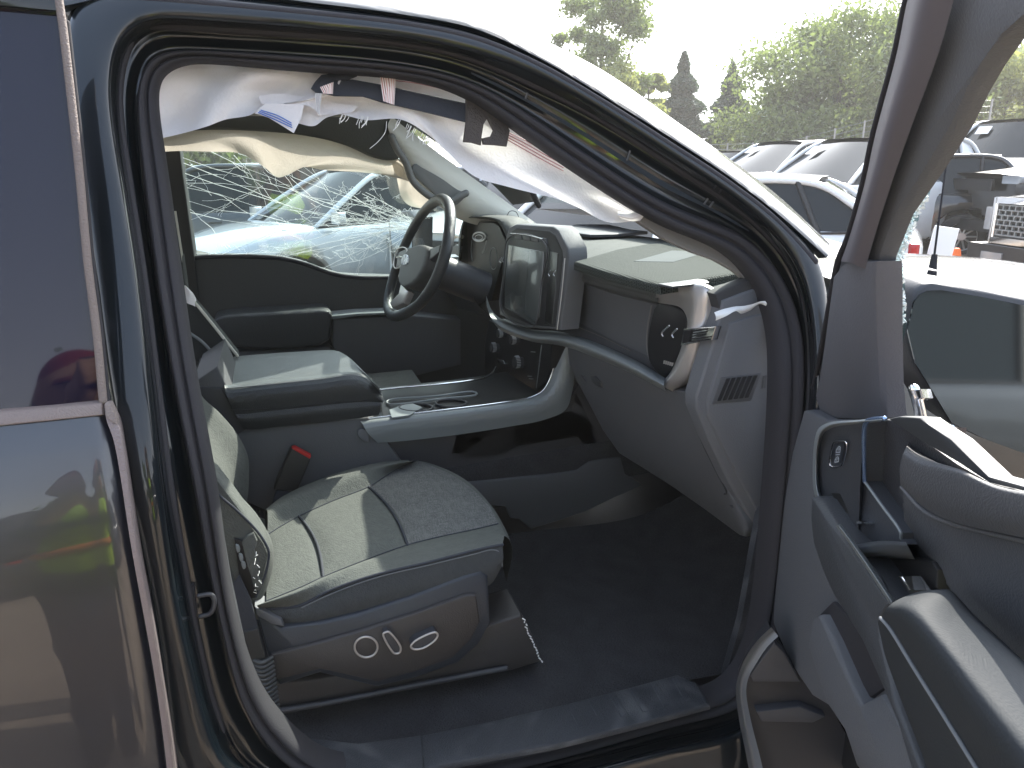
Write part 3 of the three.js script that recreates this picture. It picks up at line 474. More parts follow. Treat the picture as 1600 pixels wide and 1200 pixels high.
{ // instrument hood, cluster, screen and switch rows
  const hood = part('cluster_hood', loft([L(X(.70), [718, 410, 723, 362, 727, 348, 733, 343, 775, 346, 782, 352, 792, 372, 800, 392]), L(X(.66), [716, 412, 721, 362, 725, 345, 733, 340, 778, 342, 786, 349, 796, 370, 806, 392]), L(X(.69), [717, 410, 722, 358, 728, 340, 738, 337, 790, 339, 800, 345, 808, 360, 812, 380]), L(Y(1.47), [760, 352, 775, 343, 785, 340, 795, 338, 815, 340, 826, 344, 836, 350, 845, 358])], { n: 50, m: 5, crease: 60 }), M.dashPad, dash);
  const P = X(.70);
  const cl = part('instrument_cluster', slab(P, [716, 412, 722, 352, 728, 345, 772, 348, 780, 354, 790, 378, 787, 400, 776, 440, 768, 470, 740, 470, 716, 440], [.04, 0, 0], { bevel: 1 }), M.glossBlack, dash);
  const ring = (u, v, ru, rv, r, m = M.chrome, x = .694) => tube(Array.from({ length: 20 }, (_, i) => X(x)(u + ru * Math.cos(i * Math.PI / 10), v + rv * Math.sin(i * Math.PI / 10))), r, { n: 50, k: 6, closed: true });
  part('gauge_ring', ring(749, 370, 10, 7, .0032), M.brushed, dash); part('gauge_ring', ring(748, 371, 6, 4, .0016), M.brushed, dash);
  part('gauge_barrel', tube(L(X(.692), [737, 376, 736, 392, 738, 408]), .0015, { n: 12 }), M.satin, dash);
  part('gauge_barrel', tube(L(X(.692), [760, 376, 758, 388, 754, 396]), .0015, { n: 12 }), M.brushed, dash);
  part('gauge_ring', ring(771, 404, 6, 17, .0014), M.satin, dash);
  part('column_cover', loft([L(X(.62), [690, 430, 716, 420, 740, 440]), L(X(.58), [690, 450, 716, 440, 742, 470]), L(X(.64), [700, 480, 730, 486, 765, 494])], { n: 20, m: 5 }), M.plasticDark, dash);
  part('turn_stalk', slab(X(.55), [698, 398, 704, 402, 699, 412, 703, 420, 690, 424, 692, 410], [.03, 0, 0], { bevel: 2 }), M.brushed, dash);
  part('side_vent', slab(X(.69), [699, 392, 712, 382, 720, 386, 714, 404, 700, 402], [.04, 0, 0], { bevel: 2 }), M.plasticDark, dash);
  part('vent_bezel', tube(L(X(.685), [702, 380, 712, 369, 722, 370]), .008, { n: 14 }), M.silver, dash);
  part('knee_panel', slab(X(.80), [650, 470, 720, 480, 770, 500, 775, 580, 770, 620, 700, 610, 660, 570, 640, 520], [.05, 0, 0], { bevel: 4 }), M.plastic, dash);
  // centre screen tower
  const tw = PL3(V(.60, 1.20, 0), V(.60, 1.20, .3), V(.648, 1.50, 0));
  const o = (d) => (u, v) => tw(u, v).add(V(-d, 0, 0));
  const tower = part('screen_tower', slab(o(0), [789, 374, 794, 356, 806, 350, 864, 354, 872, 360, 886, 388, 887, 402, 882, 450, 874, 516, 828, 512, 780, 492, 778, 470, 784, 430], [.05, 0, 0], { bevel: 2, bm: .006, crease: 40 }), M.plastic, dash);
  part('tower_bezel', slab(o(.002), [793, 378, 798, 362, 808, 356, 860, 361, 868, 367, 879, 392, 880, 404, 875, 450, 868, 511, 830, 508, 784, 489, 783, 470, 788, 430], [.02, 0, 0], { bevel: 2, bm: .003 }), M.glossBlack, dash);
  const scr = part('touch_screen', slab(o(.006), [797, 382, 853, 393, 844, 496, 836, 507, 791, 480, 792, 440], [.01, 0, 0], { bevel: 1, bm: .002 }), M.screenGlass, dash);
  part('screen_frame', tube(L(o(.007), [795, 377, 859, 389, 850, 440, 843, 500, 838, 509, 787, 481, 790, 430]), .0022, { n: 60, closed: true }), M.plasticDark, scr);
  for (let i = 0; i < 4; i++) { const u = 806 + i * 13, v = 364 + i * 2.2; part('preset_key', slab(o(.006), [u, v, u + 11, v + 1.8, u + 12, v + 10, u + 1, v + 8.4], [.008, 0, 0], { bevel: .8 }), M.plasticDark, dash); }
  part('key_strip', tube(L(o(.010), [803, 364.5, 830, 367, 853, 373]), .0016, { n: 16 }), M.chrome, dash);
  for (const [u, v] of [[786, 405], [790, 404], [863, 426], [871, 426]]) part('vent_tab', tube(L(o(.008), [u + 2, v - 3, u - 1.5, v + 2, u + .5, v + 5]), .0013, { n: 8 }), M.chrome, dash);
  part('center_vent', slab(o(.004), [861, 392, 874, 396, 871, 450, 864, 508, 853, 503, 857, 450], [.02, 0, 0], { bevel: 1 }), mk([.006, .006, .007], { roughness: .3 }), dash);
  part('tower_line', tube(L(o(.004), [885, 404, 881, 450, 873, 515]), .0012, { n: 20 }), M.silver, dash);
  // control stack below the screen
  const st = Z(.10), stack = part('control_stack', slab(X(.66), [764, 500, 826, 530, 862, 538, 859, 575, 852, 596, 838, 612, 800, 620, 756, 600, 756, 540], [.06, 0, 0], { bevel: 2 }), M.glossBlack, dash);
  for (const [u, v, r] of [[777, 521, 7.5], [797, 531, 7.5], [767, 543, 8.5], [803, 566, 10]]) {
    const c = X(.632)(u, v), b = X(.66)(u, v), k = rod(c, V(b.x, c.y - .004, c.z), r * .0017, 24), kn = part('knob', k, M.plasticDark, stack);
    const teeth = []; for (let i = 0; i < 22; i++) { const a = i * Math.PI * 2 / 22; teeth.push(rod(V(c.x + .004, c.y + Math.cos(a) * r * .0018, c.z + Math.sin(a) * r * .0018), V(c.x + .016, c.y + Math.cos(a) * r * .0018, c.z + Math.sin(a) * r * .0018), .0012, 4)); }
    part('knob_ring', teeth, M.brushed, kn);
  }
  part('rocker_key', slab(X(.645), [776, 560, 786, 563, 788, 569, 778, 566], [.01, 0, 0], { bevel: .6 }), M.chrome, stack);
  for (const [u, v] of [[829, 549], [824, 587], [826, 591]]) part('key_mark', slab(X(.656), [u, v, u + 6, v + .6, u + 6, v + 2, u, v + 1.4], [.003, 0, 0]), M.satin, stack);
  part('stack_line', tube(L(X(.653), [846, 540, 842, 575, 838, 606]), .0012, { n: 12 }), M.satin, stack);
}
{ // steering wheel
  const P = PL(V(-.93, .36, 0), Z(-.42)(652, 404)), sw = part('steering_wheel', (() => {
    const pts = L(P, [690, 311, 676, 318, 656, 340, 636, 376, 620, 416, 609, 455, 606, 478, 610, 490, 620, 494, 640, 486, 662, 468, 682, 436, 696, 396, 703, 352, 702, 324]); return tube(pts, .0165, { n: 110, k: 14, closed: true });
  })(), M.leather, T);
  const q = (d) => (u, v) => P(u, v).add(V(-d * .93, d * .36, 0));
  part('wheel_hub', slab(q(.022), [640, 398, 652, 388, 668, 385, 678, 392, 676, 410, 668, 430, 656, 446, 640, 452, 631, 444, 632, 420], [.06, -.02, 0], { bevel: 4, bm: .014, smooth: 50 }), mk([.05, .052, .054], { roughness: .6 }), sw);
  part('spoke', slab(q(.012), [626, 396, 642, 388, 648, 396, 638, 418, 622, 420], [.03, -.01, 0], { bevel: 2, bm: .006 }), M.plasticDark, sw);
  part('spoke', slab(q(.012), [672, 392, 694, 384, 692, 396, 672, 412], [.03, -.01, 0], { bevel: 2, bm: .006 }), M.plasticDark, sw);
  part('spoke', slab(q(.010), [630, 444, 642, 456, 634, 474, 616, 482, 612, 474, 626, 460], [.02, -.01, 0], { bevel: 2, bm: .006 }), M.silver, sw);
  part('spoke_frame', tube(L(q(.018), [626, 396, 641, 390, 644, 398, 636, 416, 623, 418]), .0022, { n: 40, closed: true }), M.silver, sw);
  part('spoke_line', tube(L(q(.020), [628, 405, 634, 404, 640, 406]), .003, { n: 8 }), M.chrome, sw);
  const badge = canvasTex(128, 96, (c, w, h) => { c.fillStyle = '#c9ced6'; c.fillRect(0, 0, w, h); c.fillStyle = '#1d3d7a'; c.beginPath(); c.ellipse(w / 2, h / 2, w * .44, h * .40, 0, 0, 7); c.fill(); c.strokeStyle = '#e8ebf0'; c.lineWidth = 4; c.stroke(); c.fillStyle = '#eef1f6'; c.font = 'italic bold 40px serif'; c.textAlign = 'center'; c.textBaseline = 'middle'; c.fillText('Ford', w / 2, h / 2 + 2); });
  const bp = q(.026), g = slab(bp, [638, 410, 640, 404, 644, 401, 648, 404, 649, 410, 647, 416, 643, 418, 639, 416], [.006, 0, 0], { bevel: .5, smooth: 24 });
  { const p = g.attributes.position, uv = g.attributes.uv, a = bp(637.5, 417), du = bp(649.5, 417).sub(a), dv = bp(638, 401).sub(a); for (let i = 0; i < p.count; i++) { const r = V(p.getX(i), p.getY(i), p.getZ(i)).sub(a); uv.setXY(i, r.dot(du) / du.lengthSq(), r.dot(dv) / dv.lengthSq()); } }
  part('wheel_badge', g, new THREE.MeshPhysicalMaterial({ map: badge, roughness: .2 }), sw);
  part('wheel_hub', rod(P(652, 410), P(652, 410).add(V(.22, -.10, 0)), .055, 16), M.plasticDark, sw);
}
// ---------------------------------------------------------------- centre console
{
  const con = part('center_console', slab(Z(.145), [300, 600, 340, 572, 384, 670, 480, 662, 575, 652, 590, 668, 622, 714, 640, 740, 420, 800, 330, 760, 300, 680], [0, 0, -.30], { bevel: 2, bm: .006 }), M.plastic, T);
  // armrest lid
  const z1 = .155, zt = Z(.10), near = L(Z(.165), [352, 622, 380, 620, 440, 613, 520, 604, 570, 601, 597, 622]);
  const lid = part('armrest_lid', loft([
    L(Y(1.165), [341, 566, 345, 560, 400, 554, 470, 549, 518, 547, 530, 549]),
    L(Y(1.178), [343, 570, 350, 563, 400, 558, 470, 553, 522, 551, 545, 558]),
    L(Y(1.180), [346, 586, 352, 584, 410, 578, 480, 570, 540, 566, 570, 582]),
    L(Y(1.178), [350, 598, 356, 600, 420, 593, 490, 587, 556, 581, 593, 608]),
    L(Z(.160), [351, 604, 358, 606, 424, 599, 494, 592, 560, 586, 596, 614]),
    L(Z(.172), [354, 618, 362, 620, 430, 613, 500, 606, 562, 601, 597, 628]),
    L(Z(.165), [366, 646, 376, 647, 440, 640, 505, 633, 562, 628, 595, 628])], { n: 50, m: 5, crease: 0 }), M.leatherTop, con);
  part('lid_skirt', loft([L(Z(.164), [366, 644, 376, 645, 440, 638, 505, 631, 562, 626, 595, 625]), L(Z(.170), [372, 654, 382, 655, 444, 649, 508, 642, 564, 637, 595, 634]), L(Z(.160), [378, 668, 388, 671, 448, 665, 512, 658, 562, 653, 592, 648])], { n: 40, m: 4 }), M.leather, con);
  part('lid_side', loft([L(Z(.1605), [351, 604.5, 358, 606.5, 424, 599.5, 494, 592.5, 560, 586.5, 597, 614.5]), L(Z(.1745), [354, 618, 362, 620, 430, 613, 500, 606, 563, 601, 598.5, 629]), L(Z(.1665), [366, 646, 376, 647, 440, 640, 505, 633, 563, 628, 597, 629])], { n: 40, m: 5 }), M.leather, con);
  part('lid_stitch', tube(L(Z(.163), [354, 607, 424, 600.5, 494, 593.5, 560, 587.5, 585, 602, 596, 616, 597, 627]), .0013, { n: 60 }), M.stitch, con);
  part('lid_seam', tube(L(Z(.168), [362, 641, 440, 638, 520, 629.5, 594, 624]), .0016, { n: 40 }), mk([.008, .008, .009]), con);
  // rear of the console: latch plate and switch pad
  part('rear_plate', slab(Y(1.17), [322, 570, 338, 566, 343, 606, 326, 608], [0, -.02, 0], { bevel: 1.5 }), M.satin, con);
  part('rear_pocket', slab(Y(1.172), [300, 574, 318, 570, 323, 606, 300, 608], [0, -.02, 0], { bevel: 1 }), M.glossBlack, con);
  part('rear_side', slab(Z(.15), [296, 604, 346, 606, 384, 672, 366, 682, 330, 660, 300, 650], [0, 0, -.28], { bevel: 2 }), M.plasticDark, con);
  // cup holder deck
  const deck = part('console_deck', slab(Y(1.075), [592, 604, 640, 600, 700, 594, 756, 586, 790, 580, 840, 612, 846, 624, 780, 632, 700, 642, 630, 650, 598, 652], [0, -.02, 0], { bevel: 1 }), M.glossBlack, con);
  part('deck_line', tube(L(Y(1.09), [592, 609, 640, 604, 700, 599, 750, 592, 768, 584, 775, 574]), .003, { n: 30 }), M.chrome, con);
  part('deck_rail', tube(L(Y(1.08), [604, 628, 612, 624, 680, 619, 740, 612, 744, 617, 690, 623, 610, 632]), .003, { n: 40, closed: true }), M.satin, con);
  for (const [u, v, ru, rv] of [[650, 637, 26, 6], [705, 630, 24, 6]]) { const ps = Array.from({ length: 24 }, (_, i) => Y(1.079)(u + ru * Math.cos(i * Math.PI / 12), v + rv * Math.sin(i * Math.PI / 12))); part('cup_ring', tube(ps, .0035, { n: 50, closed: true }), M.plasticDark, con); part('cup_well', loft([ps, ps.map((p) => p.clone().add(V(0, -.05, 0)))], { n: 24, closed: true }), M.plasticDark, con); }
  part('deck_patch', slab(Y(1.081), [608, 640, 640, 628, 660, 636, 640, 648, 612, 652], [0, -.004, 0], { bevel: .6 }), M.satin, con);
  // long satin trim sweeping up into the stack surround
  const sw0 = L(Z(.135), [560, 656, 600, 651, 700, 640, 780, 630, 826, 622, 846, 612, 858, 594, 866, 566, 872, 538]);
  part('sweep_trim', loft([sw0, L(Z(.155), [566, 662, 602, 657, 702, 645, 782, 636, 832, 629, 858, 616, 872, 596, 880, 566, 885, 536]), L(Z(.160), [574, 676, 606, 670, 706, 659, 790, 647, 840, 640, 872, 624, 884, 602, 890, 570, 893, 542]), L(Z(.150), [590, 692, 622, 690, 710, 680, 800, 666, 850, 656, 884, 640, 894, 612, 898, 580, 898, 548])], { n: 70, m: 6 }), M.satin, con);
  part('sweep_line', tube(sw0.map((p) => p.add(V(0, .002, .004))), .002, { n: 60 }), M.chrome, con);
  part('console_lower', slab(Z(.12), [600, 690, 720, 676, 850, 655, 890, 640, 900, 610, 925, 660, 960, 706, 900, 736, 720, 758, 640, 760], [0, 0, -.24], { bevel: 2 }), M.plasticDark, con);
  part('side_knob', slab(Z(.152), [563, 670, 572, 672, 577, 684, 576, 692, 566, 688, 558, 678], [0, 0, -.02], { bevel: 2, smooth: 20 }), M.plasticLight, con);
}
// ---------------------------------------------------------------- passenger seat
{
  const seat = part('passenger_seat', (() => { // foam body below the covers
    const near = L(Z(.70), [404, 960, 474, 976, 560, 962, 660, 940, 764, 914, 784, 884]), far = near.map((p) => V(p.x, p.y, .22));
    return loft([near.map((p) => V(p.x - .02, p.y + .05, .685)), near.map((p) => V(p.x - .01, p.y - .02, .68)), far.map((p) => V(p.x - .01, p.y - .02, .25))], { n: 30, m: 5 });
  })(), M.cloth, T);
  // the cover: near bolster, three inserts, far bolster
  const sideLow = L(Z(.722), [408, 962, 474, 978, 560, 964, 660, 941, 764, 915, 784, 885]);
  const seam = L(Z(.724), [406, 951, 467, 946, 516, 922, 586, 898, 670, 878, 740, 860, 772, 853, 785, 851]);
  const crown = L(Y(.972), [402, 946, 462, 926, 512, 902, 590, 872, 676, 853, 740, 838, 774, 832, 787, 836]);
  const inN = L(Y(.952), [416, 940, 470, 918, 505, 902, 570, 876, 637, 852, 684, 840, 740, 828, 778, 819]);
  const inF = L(Y(.952), [418, 836, 440, 822, 467, 807, 520, 783, 576, 761, 606, 742, 630, 728, 652, 719]);
  const crF = L(Y(.980), [418, 800, 440, 786, 466, 775, 510, 757, 556, 741, 596, 729, 622, 724, 642, 721]);
  const ouF = L(Y(.950), [412, 800, 440, 778, 466, 764, 510, 746, 547, 734, 586, 725, 614, 721, 636, 720]);
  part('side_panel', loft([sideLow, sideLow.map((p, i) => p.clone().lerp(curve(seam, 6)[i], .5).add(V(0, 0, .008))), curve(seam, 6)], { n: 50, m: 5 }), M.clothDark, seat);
  part('near_bolster', loft([seam, crown, inN], { n: 60, m: 8, crease: 0 }), M.cloth, seat);
  part('far_bolster', loft([inF, crF, ouF, ouF.map((p) => p.clone().add(V(0, -.02, -.012))), ouF.map((p) => p.clone().add(V(0, -.12, -.012)))], { n: 60, m: 6, crease: 0 }), M.cloth, seat);
  const bulge = (a, b, c, d, h, n = 16) => { // a-b near side, c-d far side; curves sag or swell between
    const rows = []; const K = 9;
    for (let k = 0; k < K; k++) { const t = k / (K - 1); rows.push(Array.from({ length: 7 }, (_, i) => { const s = i / 6, e = Math.pow(Math.sin(Math.PI * Math.min(1, Math.max(0, s))), .5) * Math.pow(Math.sin(Math.PI * t), .35); return a(s).lerp(b(s), t).add(V(c * Math.sin(Math.PI * t) * (s * d[1] + (1 - s) * d[0]), h * e, 0)); })); }
    return loft(rows, { n: 30, m: 3, crease: 0 });
  };
  const cN = new THREE.CatmullRomCurve3(inN, false, 'centripetal'), cF = new THREE.CatmullRomCurve3(inF, false, 'centripetal');
  const seg = (c, a, b) => (s) => c.getPoint(a + (b - a) * s);
  // parameters of the two cross seams along each side
  const k = (i) => i / 7;
  part('seat_insert', bulge(seg(cN, 0, k(2)), seg(cF, 0, k(2)), .012, [0, 1], .006), M.cloth, seat);
  part('seat_insert', bulge(seg(cN, k(2), k(4)), seg(cF, k(2), k(4)), .012, [1, 1.6], .008), M.cloth, seat);
  part('textured_insert', bulge(seg(cN, k(4), 1), seg(cF, k(4), 1), .02, [1, 2.2], .008), M.weave, seat, 'woven light grey front insert of the seat cushion');
  for (const c of [[k(2), .5], [k(4), 1]]) { const a = cN.getPoint(c[0]), b = cF.getPoint(c[0]), ps = Array.from({ length: 9 }, (_, i) => { const t = i / 8; return a.clone().lerp(b, t).add(V(.012 * Math.sin(Math.PI * t), .0045 * Math.pow(Math.sin(Math.PI * t), .5) , 0)); }); part('cross_seam', tube(ps, .0032, { n: 40 }), M.strap, seat); }
  // front roll
  const fr = [inN[7], V(0, 0, 0), inF[7]]; fr[1] = Y(.965)(738, 762);
  const fe = [L(Y(.972), [787, 836])[0], inN[7].clone().add(V(.004, 0, 0)), Y(.955)(760, 783), Y(.955)(716, 742), inF[7].clone().add(V(.004, 0, 0)), ouF[7]];
  part('front_roll', loft([fe.map((p) => p.clone().add(V(-.02, -.004, 0))), fe.map((p) => p.clone().add(V(.004, -.004, 0))), fe.map((p) => p.clone().add(V(.018, -.035, .001))), fe.map((p) => p.clone().add(V(.004, -.11, 0)))], { n: 40, m: 6, crease: 0 }), M.cloth, seat);
  part('piping', tube(seam.map((p) => p.clone().add(V(0, 0, .001))), .0028, { n: 80 }), M.strap, seat);
  part('stitch_line', tube(L(Z(.7265), [470, 950, 520, 927, 590, 902, 670, 883, 740, 866, 770, 859, 782, 864, 785, 885]), .0012, { n: 80 }), M.stitch, seat);
  part('stitch_line', tube(inN.map((p) => p.clone().add(V(0, .001, 0))), .0014, { n: 60 }), M.strap, seat);
  part('stitch_line', tube(inF.map((p) => p.clone().add(V(0, .001, 0))), .0014, { n: 60 }), M.strap, seat);
  // backrest: near bolster in front, far bolster behind, running up behind the pillar
  const back = (f, a) => L(f, a);
  const nb = back(Z(.66), [255, 560, 290, 660, 330, 728, 365, 764, 404, 806, 424, 842, 428, 868, 420, 904, 404, 938]);
  const fb = back(Z(.235), [292, 560, 306, 600, 318, 622, 344, 646, 372, 680, 387, 712, 389, 745, 387, 778, 380, 820]);
  const mid = nb.map((p, i) => p.clone().lerp(fb[i], .5).add(V(-.055, 0, 0)));
  part('backrest', loft([nb.map((p) => V(p.x - .05, p.y, .725)), nb.map((p) => V(p.x - .015, p.y, .712)), nb.map((p) => V(p.x, p.y, .665)), nb.map((p, i) => p.clone().lerp(fb[i], .22).add(V(-.04, 0, 0))), mid, nb.map((p, i) => p.clone().lerp(fb[i], .8).add(V(-.04, 0, 0))), fb, fb.map((p) => V(p.x - .04, p.y, .19)), fb.map((p) => V(p.x - .2, p.y, .17))], { n: 50, m: 6, crease: 0 }), M.cloth, seat);
  part('backrest_side', slab(Z(.728), [318, 730, 338, 745, 362, 776, 390, 815, 412, 846, 421, 866, 412, 902, 398, 936, 372, 930, 340, 830], [0, 0, -.05], { bevel: 3, bm: .012 }), M.cloth, seat);
  part('piping', tube(L(Z(.733), [322, 744, 341, 772, 366, 794, 390, 817, 408, 838, 420, 862, 419, 878, 414, 900, 400, 932]), .0022, { n: 60 }), M.strap, seat);
  part('torn_cover', slab(Z(.737), [378, 848, 386, 838, 396, 834, 402, 846, 398, 862, 404, 880, 402, 900, 410, 916, 404, 924, 396, 918, 392, 900, 386, 884], [0, 0, -.012], { bevel: 1.5, crease: 20 }), M.cloth, seat, 'torn flap of the seat cover where the side airbag burst out');
  part('torn_hole', slab(Z(.7345), [366, 842, 380, 846, 390, 884, 398, 916, 402, 934, 388, 936, 374, 900], [0, 0, -.006], { bevel: 1 }), mk([.006, .006, .007]), seat);
  for (const [u, v] of [[371, 858], [376, 872], [380, 884]]) part('airbag_clip', slab(Z(.739), [u - 3, v - 6, u + 2, v - 5, u + 4, v + 4, u, v + 6], [0, 0, -.006], { bevel: 1.5, smooth: 12 }), M.satin, seat);
  for (let i = 0; i < 14; i++) { const u = 398 + rnd(8, -4), v = 862 + i * 5; part('loose_thread', rod(Z(.742)(u, v), Z(.748)(u + rnd(5, -5), v + rnd(6, -2)), .0006, 4), M.thread, seat); }
  // plastic base with the power switches
  const base = part('seat_base', slab(Z(.735), [398, 952, 440, 980, 500, 972, 560, 958, 640, 932, 724, 899, 752, 892, 764, 900, 768, 975, 750, 1008, 717, 1038, 650, 1062, 589, 1076, 556, 1068, 500, 1054, 436, 1074, 418, 1030], [0, 0, -.06], { bevel: 5, bm: .02, crease: 50 }), mk([.032, .037, .047], { roughness: .45, bumpMap: grainBump, bumpScale: .0004 }), seat);
  part('switch_panel', slab(Z(.744), [424, 1024, 500, 1004, 570, 984, 650, 958, 728, 930, 744, 930, 750, 972, 736, 1000, 708, 1028, 650, 1050, 590, 1066, 556, 1058, 500, 1046, 430, 1064], [0, 0, -.02], { bevel: 2, bm: .006, crease: 50 }), M.brownPanel, base);
  part('base_corner', slab(Z(.738), [398, 948, 440, 968, 444, 980, 424, 976, 400, 962], [0, 0, -.05], { bevel: 2, bm: .006 }), M.plasticLight, base);
  const rg = (pts, r = .0022) => tube(L(Z(.7475), pts), r, { n: 60, closed: true, k: 8 });
  const circ = Array.from({ length: 20 }, (_, i) => [572 + 18 * Math.cos(i * Math.PI / 10), 1011 + 16 * Math.sin(i * Math.PI / 10)]).flat();
  const dial = part('lumbar_dial', slab(Z(.7465), circ, [0, 0, -.008], { bevel: 1.5, bm: .002 }), M.brownPanel, base); part('dial_ring', rg(circ), M.silver, dial);
  const t1 = [599, 990, 606, 987, 611, 990, 626, 1012, 624, 1020, 617, 1021, 613, 1018, 600, 996];
  const r1 = part('recline_switch', slab(Z(.760), t1, [0, 0, -.022], { bevel: 1.5, bm: .003 }), M.plasticDark, base); part('switch_trim', tube(L(Z(.761), t1), .002, { n: 60, closed: true }), M.silver, r1);
  const t2 = [642, 1010, 648, 1002, 680, 988, 684, 992, 680, 1000, 660, 1013, 646, 1014];
  const r2 = part('cushion_switch', slab(Z(.766), t2, [0, 0, -.028], { bevel: 1.5, bm: .003 }), M.plasticDark, base); part('switch_trim', tube(L(Z(.767), t2), .002, { n: 60, closed: true }), M.silver, r2);
  part('track_cover', slab(Z(.70), [424, 1068, 500, 1060, 700, 1020, 767, 975, 814, 961, 824, 975, 838, 1005, 847, 1034, 802, 1048, 650, 1078, 500, 1108, 424, 1120], [0, 0, -.10], { bevel: 3, bm: .008 }), M.brownPanel, seat);
  part('track_rail', tube(L(Z(.712), [424, 1112, 500, 1100, 650, 1070, 790, 1044]), .006, { n: 30 }), M.plasticDark, seat);
  part('track_cap', slab(Z(.695), [768, 974, 814, 959, 817, 965, 771, 980], [0, 0, -.10], { bevel: .8 }), M.glossBlack, seat);
  for (let i = 0; i < 16; i++) { const t = i / 15; part('dirt_chip', rod(Z(.702)(816 + t * 28 + rnd(3, -3), 966 + t * 66), Z(.704)(819 + t * 28 + rnd(3, -3), 969 + t * 66), .0016, 4), M.thread, seat); }
  // belt anchor and buckle
  const bk = part('belt_buckle', slab(Z(.19), [455, 702, 460, 700, 486, 714, 484, 722, 466, 765, 458, 768, 428, 766, 430, 758], [0, 0, -.025], { bevel: 2, bm: .005 }), mk([.028, .027, .026], { roughness: .5 }), seat);
  part('release_button', slab(Z(.193), [456, 701, 461, 699.5, 486, 713, 484, 717], [0, 0, -.018], { bevel: .6 }), M.red, bk);
  part('buckle_stalk', slab(Z(.185), [432, 766, 458, 768, 446, 790, 426, 806, 424, 790], [0, 0, -.01], { bevel: 1 }), M.strap, bk);
  part('lap_belt', slab(Z(.752), [374, 900, 392, 938, 404, 986, 410, 1024, 394, 1028, 380, 988, 360, 920], [0, 0, -.006], { bevel: .8 }), M.strap, seat);
  part('belt_sleeve', slab(Z(.757), [381, 988, 403, 983, 412, 1020, 414, 1028, 392, 1034], [0, 0, -.012], { bevel: 1 }), mk([.03, .03, .03], { roughness: .6 }), seat);
  const bl = []; for (let i = 0; i < 13; i++) { const v = 1028 + i * 6.6, u = 408 + i * .9; const a = Z(.752)(u - 14 + i * .5, v + 2), b = Z(.752)(u + 16, v); bl.push(tube([a, a.clone().lerp(b, .5).add(V(0, 0, .012)), b], .0042, { n: 12, k: 8 })); }
  part('belt_bellows', bl, mk([.055, .058, .06], { roughness: .45 }), seat);
}
{ // driver seat: the edge of its backrest behind the console
  const ds = part('driver_seat', slab(Z(-.22), [284, 400, 292, 458, 302, 470, 330, 503, 372, 556, 360, 562, 320, 566, 286, 566], [0, 0, -.06], { bevel: 3, bm: .02 }), mk([.03, .033, .032], { roughness: .9 }), T);
  part('piping', tube(L(Z(-.216), [290, 458, 302, 470, 330, 504, 371, 556]), .004, { n: 30 }), M.pillarTrim, ds);
  part('piping', tube(L(Z(-.20), [296, 520, 318, 536, 340, 562]), .004, { n: 30 }), M.satin, ds);
  part('cushion', block(.46, .16, .46, .18, .90, -.45, .05), M.cloth, ds);
  part('burst_airbag', loft([L(Z(-.20), [284, 448, 288, 455, 286, 470]), L(Z(-.18), [289, 446, 296, 457, 293, 474]), L(Z(-.20), [293, 449, 302, 460, 303, 478]), L(Z(-.25), [296, 452, 306, 466, 306, 482])], { n: 14, m: 5, crease: 0 }), M.airbag, ds, 'white scrap of burst seat airbag');
}
